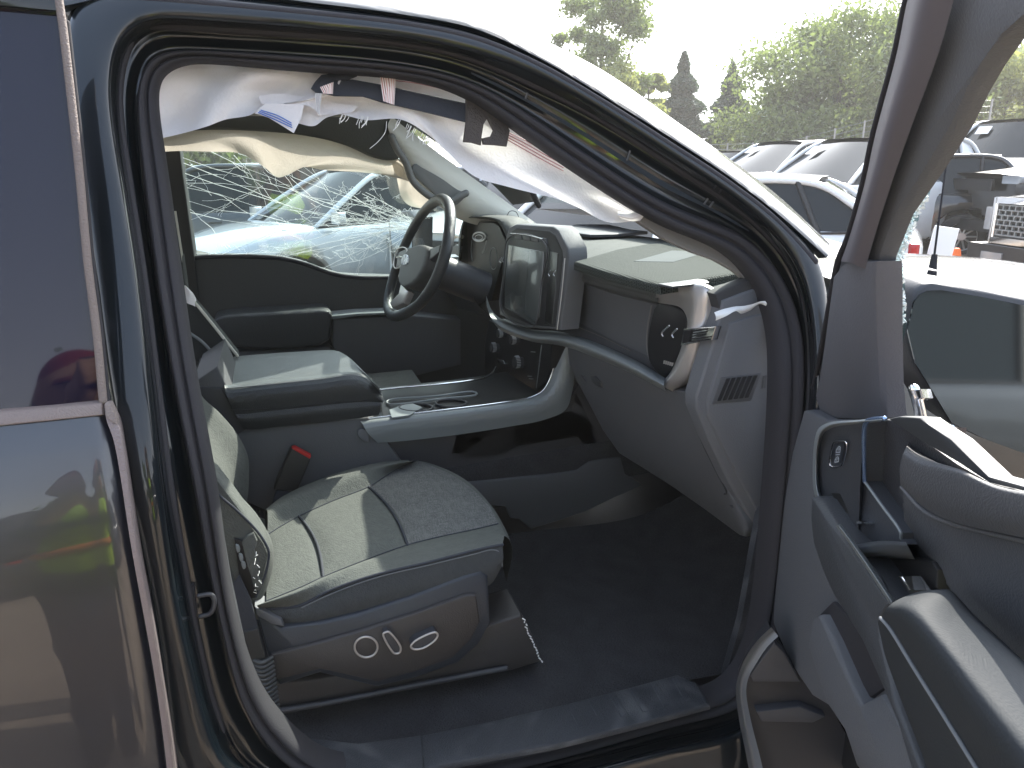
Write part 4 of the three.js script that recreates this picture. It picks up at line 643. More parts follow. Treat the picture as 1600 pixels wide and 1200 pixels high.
// ---------------------------------------------------------------- torn curtain airbag along the passenger side
{
  const f = (dz) => S(dz), fold = (f0, a, amp, ph) => L(f0, a).map((p, i) => p.add(V(0, .3 * amp * Math.sin(i * 1.9 + ph), amp * Math.sin(i * 2.3 + ph))));
  const rear = part('side_curtain_airbag', loft([
    fold(f(.15), [225, 110, 260, 86, 320, 80, 400, 92, 470, 96, 510, 100, 540, 104], .006, 0),
    fold(f(.14), [232, 150, 270, 130, 330, 118, 400, 122, 470, 124, 505, 128, 530, 130], .016, 1),
    fold(f(.15), [236, 190, 275, 168, 330, 158, 390, 150, 440, 146, 488, 150, 520, 152], .020, 2.4),
    fold(f(.135), [244, 216, 284, 208, 323, 200, 352, 186, 392, 178, 408, 168, 415, 162], .006, 4)], { n: 80, m: 8, crease: 0 }), M.airbag, T, 'white deflated curtain airbag hanging torn along the passenger side');
  part('curtain_fold', loft([fold(f(.142), [404, 150, 430, 148, 460, 148, 486, 152, 500, 160], .004, 0), L(f(.134), [408, 162, 430, 164, 456, 165, 480, 165, 498, 176])], { n: 30 }), M.airbag, rear);
  const tri = slab(f(.128), [398, 177, 414, 162, 440, 162, 475, 164, 470, 186, 459, 208, 440, 196, 420, 184], [0, 0, -.003]);
  const tag = part('printed_flap', tri, M.airbag, rear, 'hanging white flap printed with blue lines');
  for (const o of [0, 3.2, 6.4]) part('blue_line', tube(L(f(.1245), [404 + o * .6, 176 - o * .6, 430 + o * .6, 187 - o, 456 - o * .2, 199 - o * 1.1]), .0009, { n: 16 }), mk([.10, .20, .55]), tag);
  part('curtain_scrap', loft([L(f(.16), [455, 150, 490, 150, 520, 160, 560, 166]), L(f(.155), [460, 178, 488, 186, 515, 180, 548, 176]), L(f(.150), [463, 192, 490, 197, 510, 184, 535, 177])], { n: 24, m: 5, crease: 0 }), M.airbag, rear);
  // long front part reaching down over the windscreen to the dash
  const front = part('side_curtain_airbag', loft([
    fold(f(.16), [486, 98, 560, 102, 640, 110, 720, 130, 800, 185, 885, 240, 1000, 318], .004, 1),
    fold(f(.15), [490, 128, 560, 134, 630, 142, 715, 165, 790, 215, 880, 268, 1002, 336], .012, .4),
    fold(f(.16), [496, 160, 560, 160, 628, 168, 700, 205, 770, 245, 860, 288, 1004, 342], .014, 3),
    fold(f(.15), [497, 182, 530, 177, 570, 187, 626, 188, 668, 209, 694, 233, 741, 276, 793, 292, 838, 302, 874, 312, 907, 327, 948, 346, 1004, 344], .004, 2)], { n: 110, m: 8, crease: 0 }), M.airbag, T, 'white curtain airbag stretched forward over the windshield pillar');
  for (const c of [534, 542, 566, 572, 578, 622, 640, 646, 664, 672, 690]) for (let i = 0; i < 3; i++) { const u = c + rnd(4, -4), v = u < 626 ? 180 + (u - 520) * .09 : 189 + (u - 626) * .62, q = f(.146), e = rnd(16, 4); part('frayed_thread', tube([q(u, v - 2), q(u - e * .3, v + e * .5), q(u - e * rnd(.9, .2), v + e)], .0006, { n: 8, k: 4 }), M.thread, front); }
  part('long_thread', tube(L(f(.15), [604, 190, 602, 206, 590, 222, 578, 232]), .0005, { n: 20, k: 5 }), M.thread, front);
  const lines = (a) => part('printed_line', tube(L(f(.148), a), .0009, { n: 20, k: 5 }), mk([.45, .22, .24]), front);
  lines([600, 124, 650, 130, 700, 141, 731, 150]); for (let i = 0; i < 4; i++) lines([792, 206 + i * 4, 820, 219 + i * 5, 850, 236 + i * 5, 880, 252 + i * 5]);
  const torn = part('torn_end', loft([L(f(.13), [966, 330, 984, 332, 1002, 330]), L(f(.12), [965, 336, 984, 340, 1006, 337]), L(f(.135), [970, 341, 986, 346, 1000, 345])], { n: 16, m: 5, crease: 0 }), M.airbag, front);
  // black tether strap, its printed loops and the felt bracket
  const st = part('tether_strap', slab(f(.130), [494, 143, 498, 130, 520, 124, 551, 124, 596, 132, 660, 146, 732, 162, 732, 192, 660, 174, 601, 161, 568, 151, 523, 150], [0, 0, -.006], { bevel: 1, crease: 30 }), M.strap, front);
  part('strap_end', slab(f(.124), [486, 138, 492, 128, 502, 117, 530, 113, 562, 113, 558, 119, 545, 124, 520, 126, 504, 146, 494, 145], [0, 0, -.008], { bevel: 1 }), M.strap, st);
  const ribTex = canvasTex(64, 16, (c, w, h) => { c.fillStyle = '#efe6e4'; c.fillRect(0, 0, w, h); for (const [x, k] of [[4, '#b86a66'], [12, '#8d5a5a'], [20, '#c98a84'], [30, '#a05a58'], [40, '#d3a19b'], [50, '#b06a66'], [58, '#8f6460']]) { c.fillStyle = k; c.fillRect(x, 0, 3, h); } });
  const rib = (a, m) => { const p = L(f(.121), a); return part('printed_loop', quad(...p), m, st); };
  const rm = new THREE.MeshPhysicalMaterial({ map: ribTex, roughness: .9 });
  rib([592, 110, 619, 112, 616, 164, 599, 158], rm); rib([500, 136, 521, 128, 520, 147, 505, 146], rm);
  const gt = canvasTex(64, 16, (c, w, h) => { c.fillStyle = '#d8d4d2'; c.fillRect(0, 0, w, h); for (const x of [8, 18, 28, 40, 52]) { c.fillStyle = '#5a5c66'; c.fillRect(x, 0, 4, h); } });
  rib([492, 145, 503, 146, 499, 180, 494, 174], new THREE.MeshPhysicalMaterial({ map: gt, roughness: .9 }));
  part('felt_bracket', slab(f(.122), [729, 146, 745, 148, 772, 172, 790, 190, 797, 204, 792, 229, 775, 227, 756, 226, 754, 216, 768, 213, 772, 204, 768, 196, 762, 184, 756, 194, 753, 212, 752, 227, 738, 223, 725, 222, 729, 192], [0, 0, -.010], { bevel: 1.2 }), M.felt, st);
}
// ---------------------------------------------------------------- open passenger door
{
  const door = part('passenger_door', (() => { // painted shell behind the trim
    return join(slab(D(-.07), [1288, 660, 1330, 660, 1420, 690, 1500, 752, 1620, 800, 1900, 900, 1900, 1500, 1420, 1500, 1300, 1160, 1262, 1075, 1246, 900], DN.clone().multiplyScalar(-.06), { bevel: 4, bm: .01 }));
  })(), M.paint, T);
  // upper frame: sail and slanted post
  part('window_frame', slab(D(.0), [1432, -60, 1414, 0, 1397, 84, 1364, 209, 1347, 287, 1323, 371, 1308, 408, 1287, 520, 1271, 600, 1258, 644, 1300, 662, 1360, 658, 1392, 656, 1386, 600, 1378, 520, 1372, 440, 1378, 400, 1402, 335, 1446, 268, 1489, 196, 1512, 145, 1536, 101, 1566, 57, 1600, 27, 1680, -20, 1760, -60], DN.clone().multiplyScalar(-.016), { bevel: 4, bm: .012, crease: 40 }), M.plasticLight, door);
  part('frame_seal', loft([L(D(.012), [1436, -60, 1418, 0, 1401, 84, 1368, 209, 1351, 287, 1327, 371, 1314, 408]), L(D(.022), [1462, -60, 1444, 0, 1424, 84, 1389, 209, 1368, 287, 1344, 371, 1332, 412]), L(D(.012), [1505, -60, 1490, 0, 1466, 84, 1420, 209, 1392, 290, 1366, 371, 1352, 420])], { n: 60, m: 6, crease: 0 }), mk([.115, .105, .118], { roughness: .6 }), door);
  part('frame_line', tube(L(D(.006), [1436, -60, 1418, 0, 1400, 84, 1366, 209, 1349, 287, 1325, 371, 1309, 410, 1288, 520, 1272, 600, 1260, 644]), .004, { n: 80 }), M.rubber, door);
  part('sail_panel', slab(D(.012), [1300, 432, 1316, 412, 1340, 405, 1366, 408, 1368, 440, 1370, 520, 1374, 600, 1380, 652, 1340, 656, 1290, 655, 1268, 640, 1280, 580], DN.clone().multiplyScalar(-.03), { bevel: 4, bm: .008, crease: 45 }), mk([.115, .115, .128], { roughness: .6, bumpMap: grainBump, bumpScale: .0004 }), door);
  // what is left of the tinted side glass, clinging to the frame
  const gl = part('broken_glass', slab(D(-.045), [1426, 214, 1480, 208, 1478, 232, 1466, 250, 1462, 268, 1448, 290, 1444, 306, 1430, 326, 1428, 344, 1414, 362, 1412, 384, 1402, 404, 1406, 430, 1409, 470, 1410, 506, 1404, 540, 1390, 600, 1380, 560, 1368, 440, 1376, 390, 1400, 330], DN.clone().multiplyScalar(-.005)), M.glassTeal, door, 'jagged strip of tinted glass left in the door frame');
  const crumbs = []; for (let i = 0; i < 260; i++) { const pts = [[1480, 208], [1462, 262], [1444, 306], [1428, 344], [1412, 384], [1404, 420], [1409, 470], [1410, 506]], t = rnd() * 6.99, a = pts[Math.floor(t)], b = pts[Math.floor(t) + 1], q = t % 1; const g = new THREE.TetrahedronGeometry(rnd(.0045, .0015)); g.rotateX(rnd(3)); g.rotateY(rnd(3)); const p = D(-.044)(a[0] + (b[0] - a[0]) * q + rnd(5, -7), a[1] + (b[1] - a[1]) * q + rnd(5, -5)); g.translate(p.x, p.y, p.z); crumbs.push(boxUV(g)); }
  part('glass_crumbs', crumbs, mk([.92, .95, .95], { roughness: .08, transmission: .3, thickness: 0 }), gl, 'crumbled edge of the broken door glass', 'stuff');
  // trim panel: light front strip and the lower carrier
  part('trim_panel', slab(D(.035), [1254, 641, 1262, 640, 1290, 655, 1340, 656, 1400, 656, 1500, 730, 1640, 790, 1640, 1300, 1420, 1300, 1336, 1196, 1318, 1140, 1293, 1103, 1267, 1087, 1240, 1047, 1222, 1012, 1207, 977, 1198, 935, 1204, 895, 1210, 852, 1224, 776, 1236, 706], DN.clone().multiplyScalar(-.02), { bevel: 4, bm: .010, crease: 45 }), M.plasticLight, door);
  part('map_pocket', slab(D(.050), [1280, 960, 1300, 940, 1345, 985, 1372, 1040, 1384, 1074, 1346, 1100, 1336, 1094, 1318, 1060], DN.clone().multiplyScalar(-.012), { bevel: 2, bm: .004 }), mk([.028, .026, .030], { roughness: .7 }), door);
  part('pocket_wall', slab(D(.066), [1262, 1010, 1268, 968, 1280, 960, 1300, 1000, 1330, 1070, 1346, 1100, 1378, 1084, 1420, 1160, 1450, 1240, 1400, 1240, 1340, 1200, 1318, 1140, 1290, 1098], DN.clone().multiplyScalar(-.03), { bevel: 3, bm: .008, crease: 45 }), M.plasticLight, door);
  // dark upper trim with the lock bezel
  part('upper_trim', slab(D(.062), [1382, 654, 1400, 656, 1496, 724, 1545, 752, 1640, 782, 1640, 960, 1480, 960, 1440, 900, 1412, 842, 1408, 830, 1352, 752, 1350, 672, 1356, 658], DN.clone().multiplyScalar(-.012), { bevel: 3, bm: .008 }), M.plasticDark, door);
  const pad = part('trim_pad', loft([L(D(.060), [1420, 690, 1436, 704, 1500, 742, 1560, 768, 1660, 794]), L(D(.085), [1412, 708, 1434, 722, 1500, 738, 1556, 762, 1660, 782]), L(D(.088), [1406, 726, 1430, 740, 1500, 760, 1560, 782, 1660, 800]), L(D(.089), [1406, 746, 1430, 766, 1490, 790, 1560, 808, 1660, 824]), L(D(.085), [1408, 760, 1440, 790, 1480, 812, 1560, 832, 1660, 852])], { n: 50, m: 6, crease: 0 }), M.plastic, door);
  part('trim_insert', slab(D(.070), [1409, 764, 1440, 795, 1472, 812, 1560, 834, 1640, 852, 1640, 1120, 1560, 1050, 1500, 960, 1486, 925, 1468, 900, 1460, 880, 1428, 848, 1412, 838], DN.clone().multiplyScalar(-.03), { bevel: 2 }), M.plastic, door);
  part('insert_seam', tube(L(D(.073), [1409, 762, 1440, 796, 1474, 814, 1560, 836, 1640, 854]), .0022, { n: 40 }), M.plasticLight, door);
  // switch bezel and pull handle pod
  const bz = part('switch_bezel', slab(D(.085), [1272, 690, 1278, 676, 1292, 663, 1340, 657, 1352, 658, 1350, 674, 1351, 752, 1407, 832, 1408, 842, 1412, 850, 1340, 852, 1322, 846, 1300, 815, 1276, 776, 1270, 750], DN.clone().multiplyScalar(-.05), { bevel: 2, bm: .006, crease: 45 }), mk([.050, .054, .062], { roughness: .5, bumpMap: grainBump, bumpScale: .0003 }), door);
  part('bezel_rim', loft([L(D(.088), [1380, 652, 1340, 656, 1290, 662, 1275, 678, 1270, 720, 1272, 770, 1300, 818, 1326, 850]), L(D(.096), [1378, 656, 1341, 659, 1294, 666, 1280, 681, 1275, 720, 1277, 768, 1303, 814, 1330, 848]), L(D(.086), [1376, 659, 1342, 662, 1297, 670, 1284, 684, 1279, 722, 1281, 766, 1306, 810, 1334, 846])], { n: 60, m: 4, crease: 0 }), M.satin, bz);
  part('bright_line', tube(L(D(.092), [1382, 654, 1362, 655.5, 1354, 659, 1350.5, 670, 1350, 710, 1351, 752]), .0024, { n: 50 }), M.blueLine, bz);
  part('bright_line', tube(L(D(.092), [1351, 752, 1378, 790, 1407, 831, 1408, 841]), .0018, { n: 40 }), M.satin, bz);
  const lockTex = canvasTex(96, 160, (c, w, h) => { c.fillStyle = '#2b3038'; c.fillRect(0, 0, w, h); c.strokeStyle = c.fillStyle = '#d5dbe4'; c.lineWidth = 5; const lk = (y, open) => { c.strokeRect(30, y, 34, 24); c.fillRect(45, y + 9, 4, 8); c.beginPath(); c.arc(open ? 52 : 47, y - 4, 12, Math.PI, open ? 0 : 0); c.stroke(); }; lk(40, true); lk(114, false); c.fillRect(28, 78, 40, 5); });
  const lk = [1304, 692, 1322, 691, 1316, 726, 1297, 728], lp = L(D(.0895), lk), lkm = part('lock_switch', slab(D(.089), lk, DN.clone().multiplyScalar(-.004), { bevel: 1 }), M.plasticDark, bz);
  part('lock_symbols', quad(...L(D(.0905), [1303, 693, 1320, 692, 1315, 725, 1299, 727])), new THREE.MeshPhysicalMaterial({ map: lockTex, roughness: .4 }), lkm);
  part('switch_trim', tube(L(D(.091), [1303, 692, 1305, 690.5, 1320, 690, 1323, 692, 1317, 725, 1314, 728, 1299, 729, 1297, 726]), .0016, { n: 60, closed: true }), M.chrome, lkm);
  part('window_switch_well', slab(D(.0885), [1297, 770, 1337, 771, 1360, 800, 1359, 812, 1337, 811, 1314, 797], DN.clone().multiplyScalar(-.004), { bevel: 1.5, bm: .003 }), mk([.010, .010, .010], { roughness: .4 }), bz);
  part('window_switch', slab(D(.096), [1337, 814, 1356, 815, 1355, 819, 1338, 818.5], DN.clone().multiplyScalar(-.01), { bevel: .8 }), M.chrome, bz);
  // armrest support, grip and pad
  part('armrest_support', slab(D(.115), [1266, 775, 1276, 780, 1300, 818, 1326, 850, 1390, 944, 1372, 968, 1376, 1000, 1400, 1100, 1450, 1230, 1440, 1260, 1400, 1130, 1377, 1075, 1344, 1000, 1300, 930, 1284, 895, 1268, 850, 1264, 810], DN.clone().multiplyScalar(-.06), { bevel: 4, bm: .014, crease: 50 }), mk([.052, .055, .060], { roughness: .5, bumpMap: grainBump, bumpScale: .0004 }), door);
  part('grip_edge', loft([L(D(.118), [1306, 822, 1326, 848, 1360, 898, 1390, 944]), L(D(.130), [1310, 820, 1331, 848, 1364, 896, 1394, 941]), L(D(.112), [1313, 818, 1335, 846, 1368, 892, 1397, 938])], { n: 40, m: 5, crease: 0 }), M.satin, door);
  part('grip', loft([L(D(.100), [1320, 850, 1340, 872, 1366, 905, 1392, 942]), L(D(.118), [1330, 850, 1350, 874, 1374, 902, 1394, 938]), L(D(.085), [1340, 856, 1360, 876, 1382, 902, 1396, 934])], { n: 30, m: 5, crease: 0 }), M.plastic, door);
  part('pull_cup', slab(D(.079), [1346, 872, 1400, 868, 1455, 878, 1464, 890, 1464, 920, 1440, 928, 1396, 940, 1376, 912], DN.clone().multiplyScalar(-.02), { bevel: 2 }), mk([.008, .008, .009], { roughness: .5 }), door);
  part('cup_brow', loft([L(D(.085), [1334, 852, 1372, 846, 1416, 848]), L(D(.115), [1338, 856, 1374, 850, 1418, 852]), L(D(.112), [1344, 866, 1376, 862, 1424, 864]), L(D(.080), [1350, 874, 1380, 872, 1430, 874])], { n: 20, m: 5, crease: 0 }), mk([.055, .06, .066], { roughness: .4 }), door);
  part('door_handle', slab(D(.105), [1402, 900, 1408, 900, 1423, 922, 1418, 926, 1412, 920], DN.clone().multiplyScalar(-.02), { bevel: 1.2, bm: .004 }), M.chrome, door);
  part('armrest', loft([
    L(D(.090), [1480, 920, 1490, 926, 1520, 958, 1570, 1005, 1660, 1090]),
    L(D(.150), [1430, 926, 1470, 930, 1500, 965, 1560, 1030, 1660, 1140]),
    L(D(.185), [1392, 944, 1420, 950, 1470, 1010, 1530, 1090, 1640, 1230]),
    L(D(.185), [1376, 966, 1386, 975, 1430, 1050, 1480, 1130, 1560, 1260]),
    L(D(.160), [1372, 972, 1380, 1000, 1410, 1080, 1450, 1170, 1500, 1280]),
    L(D(.100), [1374, 985, 1384, 1030, 1410, 1100, 1440, 1180, 1480, 1290])], { n: 50, m: 7, crease: 0 }), mk([.034, .038, .042], { roughness: .7, specularIntensity: .35, bumpMap: grainBump, bumpScale: .0002 }), door);
  part('armrest_stitch', tube(L(D(.187), [1376, 966, 1390, 982, 1430, 1047, 1482, 1130, 1562, 1260]), .0016, { n: 60 }), M.stitch, door);
  // belt line
  part('belt_seal', slab(D(.075), [1386, 654, 1405, 650, 1437, 652, 1450, 662, 1486, 686, 1545, 744, 1640, 770, 1640, 778, 1545, 755, 1496, 723, 1440, 690], DN.clone().multiplyScalar(-.018), { bevel: 2, bm: .006 }), mk([.055, .06, .066], { roughness: .5 }), door);
  part('glass_run', tube(L(D(.02), [1428, 608, 1433, 624, 1440, 655]), .006, { n: 16 }), M.chrome, door);
  part('glass_run', slab(D(.022), [1423, 610, 1436, 608, 1440, 622, 1430, 626], DN.clone().multiplyScalar(-.012), { bevel: 1.5 }), M.chrome, door);
  part('glass_run', slab(D(.03), [1450, 666, 1474, 664, 1476, 668, 1453, 671], DN.clone().multiplyScalar(-.01), { bevel: .8 }), M.chrome, door);
  part('glass_clip', slab(D(.0), [1484, 668, 1495, 668, 1494, 688, 1485, 684], DN.clone().multiplyScalar(-.01), { bevel: 1 }), M.rubberBleached, door);
  // lower front edge with its bare lip, and the dark shell between lip and trim
  part('door_lip', loft([L(DS(.19), [1205, 980, 1186, 998, 1168, 1022, 1156, 1048, 1150, 1074, 1154, 1120, 1166, 1180, 1184, 1280]), L(DS(.17), [1210, 986, 1191, 1004, 1174, 1028, 1162, 1052, 1157, 1076, 1162, 1120, 1175, 1180, 1195, 1280]), L(DS(.175), [1216, 994, 1198, 1012, 1182, 1036, 1170, 1058, 1166, 1080, 1172, 1120, 1188, 1184, 1210, 1280])], { n: 60, m: 5, crease: 0 }), mk([.15, .165, .19], { metalness: .2, roughness: .42 }), door, 'bare curved lower edge of the door');
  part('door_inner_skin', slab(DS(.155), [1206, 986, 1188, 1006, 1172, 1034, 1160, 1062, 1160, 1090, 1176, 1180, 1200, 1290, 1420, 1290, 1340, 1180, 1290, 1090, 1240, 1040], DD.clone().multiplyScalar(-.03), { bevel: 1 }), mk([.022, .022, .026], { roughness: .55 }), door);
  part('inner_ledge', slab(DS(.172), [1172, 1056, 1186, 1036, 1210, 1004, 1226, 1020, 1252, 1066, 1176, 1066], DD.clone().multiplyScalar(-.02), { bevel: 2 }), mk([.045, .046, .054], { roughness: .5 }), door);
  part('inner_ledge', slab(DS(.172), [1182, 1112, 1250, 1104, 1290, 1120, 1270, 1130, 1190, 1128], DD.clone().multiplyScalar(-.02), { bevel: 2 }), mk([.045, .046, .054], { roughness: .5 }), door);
  // mirror
  const mf = PL(DD.clone().add(V(0, .11, 0)), DS(.27)(1520, 560)), back = DD.clone().multiplyScalar(-.10);
  const ml = [1412, 512, 1419, 490, 1422, 470, 1430, 452, 1440, 443, 1456, 438, 1530, 450, 1620, 468, 1700, 486, 1720, 560, 1700, 720, 1640, 722, 1600, 712, 1540, 690, 1484, 664, 1452, 612, 1426, 570];
  const mir = part('door_mirror', slab(mf, ml, back, { bevel: 7, bm: .03, crease: 50 }), M.plasticDark, door);
  part('mirror_glass', slab((u, v) => mf(u, v).addScaledVector(DD, .002), [1417, 514, 1423, 492, 1427, 472, 1436, 460, 1448, 454, 1470, 453, 1530, 463, 1620, 481, 1690, 498, 1706, 560, 1694, 714, 1640, 718, 1600, 708, 1540, 686, 1486, 660, 1456, 610, 1430, 568], back.clone().multiplyScalar(.05)), M.mirror, mir);
}
{ // driver-side mirror outside the far window
  const f = X(.62), m = part('far_door_mirror', slab(f, [604, 338, 616, 330, 640, 328, 650, 340, 650, 418, 640, 428, 620, 428, 610, 412], [.08, 0, 0], { bevel: 3, bm: .03 }), M.plasticDark, T);
  part('mirror_glass', slab((u, v) => f(u, v).add(V(-.004, 0, 0)), [610, 344, 620, 337, 640, 336, 645, 346, 645, 412, 636, 420, 622, 420, 615, 408], [.004, 0, 0]), M.mirror, m);
}
{ // loose things in and on the cab
  const strip = tube(L(Z(.83), [1116, 487, 1130, 482, 1150, 479, 1168, 476, 1184, 474, 1200, 468]), .006, { n: 50, k: 6 });
  { const a = L(Z(.832), [1116, 488, 1130, 483, 1148, 479, 1162, 478, 1176, 475, 1188, 471, 1200, 470]), w = a.map((p, i) => p.clone().add(V(.004 * Math.cos(i * 1.3), -.011 * Math.abs(Math.cos(i * .9)) - .004, .010 * Math.sin(i * 1.1)))); const m = part(numbered('plastic_strip'), loft([a, a.map((p, i) => p.clone().lerp(w[i], .5).add(V(0, 0, .003))), w], { n: 50, m: 4, crease: 0 }), M.white, scene); m.userData = { label: 'twisted white plastic strip lying across the end of the dashboard', category: 'strip' }; }
}
// ---------------------------------------------------------------- ground, parked cars, trees, fence
const rise = (x, z) => { const d = Math.max(0, x * .82 - z * .57 - 8.5) * (x > 0 ? 1 : 0); const side = Math.min(1, Math.max(0, (x * .57 + z * .82 + 9) / 5)); return .055 * Math.min(d, 60) * side; };
{
  const g = new THREE.PlaneGeometry(1, 1, 160, 160); g.rotateX(-Math.PI / 2); const p = g.attributes.position;
  for (let i = 0; i < p.count; i++) { const f = (q) => Math.sign(q) * (40 * Math.abs(q) + 560 * Math.pow(Math.abs(q) * 2, 4) * .5), x = f(p.getX(i) * 2), z = f(p.getZ(i) * 2); p.setXYZ(i, x, rise(x, z) + .03 * noise.noise(x * .3, 1, z * .3), z); }
  g.computeVertexNormals();
  const dirt = fieldTex(512, (x, y) => .45 * tile(x, y, 5) + .3 * tile(x, y, 19, 2) + .25 * hash(Math.floor(x * 512), Math.floor(y * 512)), .28, { lo: [.20, .155, .115], hi: [.44, .35, .265] });
  struct('ground', boxUV(g), new THREE.MeshPhysicalMaterial({ map: dirt, roughness: 1, bumpMap: clothFold, bumpScale: .03 }));
}
const spot = (u, d) => { const r = ray(u, 245); const l = Math.hypot(r.x, r.z), x = r.x / l * d, z = EYE.z + r.z / l * d; return [x, rise(x, z), z]; };
const carGlass = mk([.016, .020, .023], { roughness: .08, specularIntensity: .6 }), tyre = mk([.022, .022, .023], { roughness: .85 }), alloy = mk([.42, .43, .44], { metalness: .8, roughness: .35 }), lampRed = mk([.42, .015, .02], { roughness: .15 }), lampClear = mk([.36, .38, .40], { roughness: .12, metalness: .3 }), trimBlack = mk([.018, .018, .02], { roughness: .5 });
const paints = { white: mk([.74, .75, .75], { roughness: .35, clearcoat: 1, clearcoatRoughness: .04 }), silver: mk([.52, .55, .58], { metalness: .45, roughness: .35, clearcoat: 1, clearcoatRoughness: .04 }), grey: mk([.075, .078, .085], { metalness: .4, roughness: .35, clearcoat: 1, clearcoatRoughness: .05 }), black: mk([.012, .012, .014], { roughness: .3, clearcoat: 1, clearcoatRoughness: .04 }), navy: mk([.045, .055, .075], { metalness: .4, roughness: .35, clearcoat: 1, clearcoatRoughness: .05 }), rose: mk([.5, .12, .10], { roughness: .4, clearcoat: 1 }) };
function makeCar(label, category, color, pos, turnDeg, o = {}) {
  const q = { L: 4.6, W: 1.84, H: 1.46, belt: .96, hood: .98, nose: .74, deck: 1.02, clear: .24, r: .34, xf: 1.42, xr: -1.38, ws: [.95, .22], rw: [-1.35, -2.0], ...o };
  const t = thing('parked_car', label, category, pos, R(turnDeg), o.group ?? 'vehicles parked in the salvage lot'), P = paints[color], h = q.L / 2;
  const sm = THREE.MathUtils.smoothstep, lerp = THREE.MathUtils.lerp;
  const top = (x) => x > q.ws[0] ? lerp(q.hood, q.nose, Math.pow((x - q.ws[0]) / (h - q.ws[0]), 2.2)) : x > q.rw[1] + .1 ? lerp(q.belt + .02, q.hood, sm(x, -.6, q.ws[0])) : q.deck - .12 * Math.pow(Math.max(0, (q.rw[1] + .1 - x)) / (h + q.rw[1] + .1 + 1e-6), 2);
  const wid = (x) => q.W / 2 * (1 - .15 * Math.pow(Math.abs(x) / h, 5) - .02 * Math.pow(x / h, 2));
  const bot = (x) => { let b = q.clear; for (const a of [q.xf, q.xr]) { const d = Math.abs(x - a), rr = q.r + .07; if (d < rr) b = Math.max(b, q.r * .98 + Math.sqrt(rr * rr - d * d)); } return b; };
  const N = 74, rows = [];
  for (let i = 0; i <= N; i++) {
    const x = -h + q.L * i / N, w = wid(x), T0 = top(x), b = Math.min(bot(x), T0 - .12), half = [[w * .95, b], [w * .995, b + .04], [w, lerp(b, T0, .45)], [w * .985, T0 - .13], [w * .955, T0 - .05], [w * .90, T0 - .005], [w * .6, T0 + .02], [0, T0 + .03]];
    rows.push([...half.map(([z, y]) => V(x, y, z)), ...half.slice(0, -1).reverse().map(([z, y]) => V(x, y, -z))]);
  }
  for (const e of [0, rows.length - 1]) { const s = e ? 1 : -1, cap = rows[e].map((p) => V(p.x + s * .05, lerp(p.y, .55, .16), p.z * .94)), mid = cap.map((p) => V(p.x + s * .01, lerp(p.y, .55, .9), p.z * .2)); if (e) rows.push(cap, mid); else rows.unshift(mid, cap); }
  const pos2 = [], idx = []; rows.forEach((r) => r.forEach((p) => pos2.push(p.x, p.y, p.z))); const w2 = rows[0].length;
  for (let k = 0; k + 1 < rows.length; k++) for (let i = 0; i + 1 < w2; i++) { const a = k * w2 + i, b = a + 1, c = a + w2, d = c + 1; idx.push(a, c, b, b, c, d); }
  const body = part('body', meshFrom(pos2, idx, 50), P, t);
  const gw = q.W / 2 * .885, rwid = q.W / 2 * .68, yb = q.belt, yt = q.H - .03, bx = (s, y) => { const k = (y - yb) / (yt - yb); return lerp(s[0], s[1], k); };
  // glasshouse
  const A = (s) => V(q.ws[0], q.hood + .01, s * gw), B = (s) => V(q.ws[1], yt, s * rwid), C = (s) => V(q.rw[0], yt - .02, s * rwid), E = (s) => V(q.rw[1], q.deck, s * gw * .96);
  const wsG = part('windshield', loft([[A(-1), A(-1).lerp(A(1), .5).add(V(.16, .0, 0)), A(1)], [B(-1), B(-1).lerp(B(1), .5).add(V(.10, .02, 0)), B(1)]], { n: 14 }), carGlass, t);
  part('rear_window', loft([[E(-1), E(-1).lerp(E(1), .5).add(V(-.10, 0, 0)), E(1)], [C(-1), C(-1).lerp(C(1), .5).add(V(-.06, .02, 0)), C(1)]], { n: 14 }), carGlass, t);
  part('roof', loft([[B(1), C(1)], [B(1).lerp(B(-1), .06).add(V(0, .045, 0)), C(1).lerp(C(-1), .06).add(V(0, .045, 0))], [B(1).lerp(B(-1), .5).add(V(.08, .07, 0)), C(1).lerp(C(-1), .5).add(V(-.04, .065, 0))], [B(-1).lerp(B(1), .06).add(V(0, .045, 0)), C(-1).lerp(C(1), .06).add(V(0, .045, 0))], [B(-1), C(-1)]].map((r) => [r[0], r[0].clone().lerp(r[1], .5).add(V(0, .03, 0)), r[1]]), { n: 16, m: 6, crease: 0 }), P, t);
  for (const s of [1, -1]) {
    const a = A(s).add(V(0, -.02, 0)), b = B(s), c = C(s), e = E(s).add(V(0, -.02, 0)), mB = V(lerp(a.x, e.x, .52), yb, s * gw), mT = V(lerp(b.x, c.x, .45), yt + .02, s * rwid), mC = V(lerp(a.x, e.x, .80), yb, s * gw), mCt = V(lerp(b.x, c.x, .88), yt, s * rwid);
    const o2 = V(0, 0, -s * .012);
    part('side_window', loft([[a, b].map((p) => p.clone().add(o2)), [mB, mT].map((p) => p.clone().add(o2))], { n: 8 }), carGlass, t);
    part('side_window', loft([[mB, mT].map((p) => p.clone().add(o2)), [mC, mCt].map((p) => p.clone().add(o2))], { n: 8 }), carGlass, t);
    part('quarter_panel', loft([[mC, mCt].map((p) => p.clone().add(o2)), [e, c].map((p) => p.clone().add(o2))], { n: 8 }), o.wagon ? carGlass : P, t);
    part('roof_pillar', tube([a, a.clone().lerp(b, .5).add(V(.03, .02, s * .012)), b, b.clone().lerp(c, .5).add(V(0, .035, s * .01)), c, c.clone().lerp(e, .5).add(V(-.02, .02, s * .01)), e], .034, { n: 50, k: 8 }), P, t);
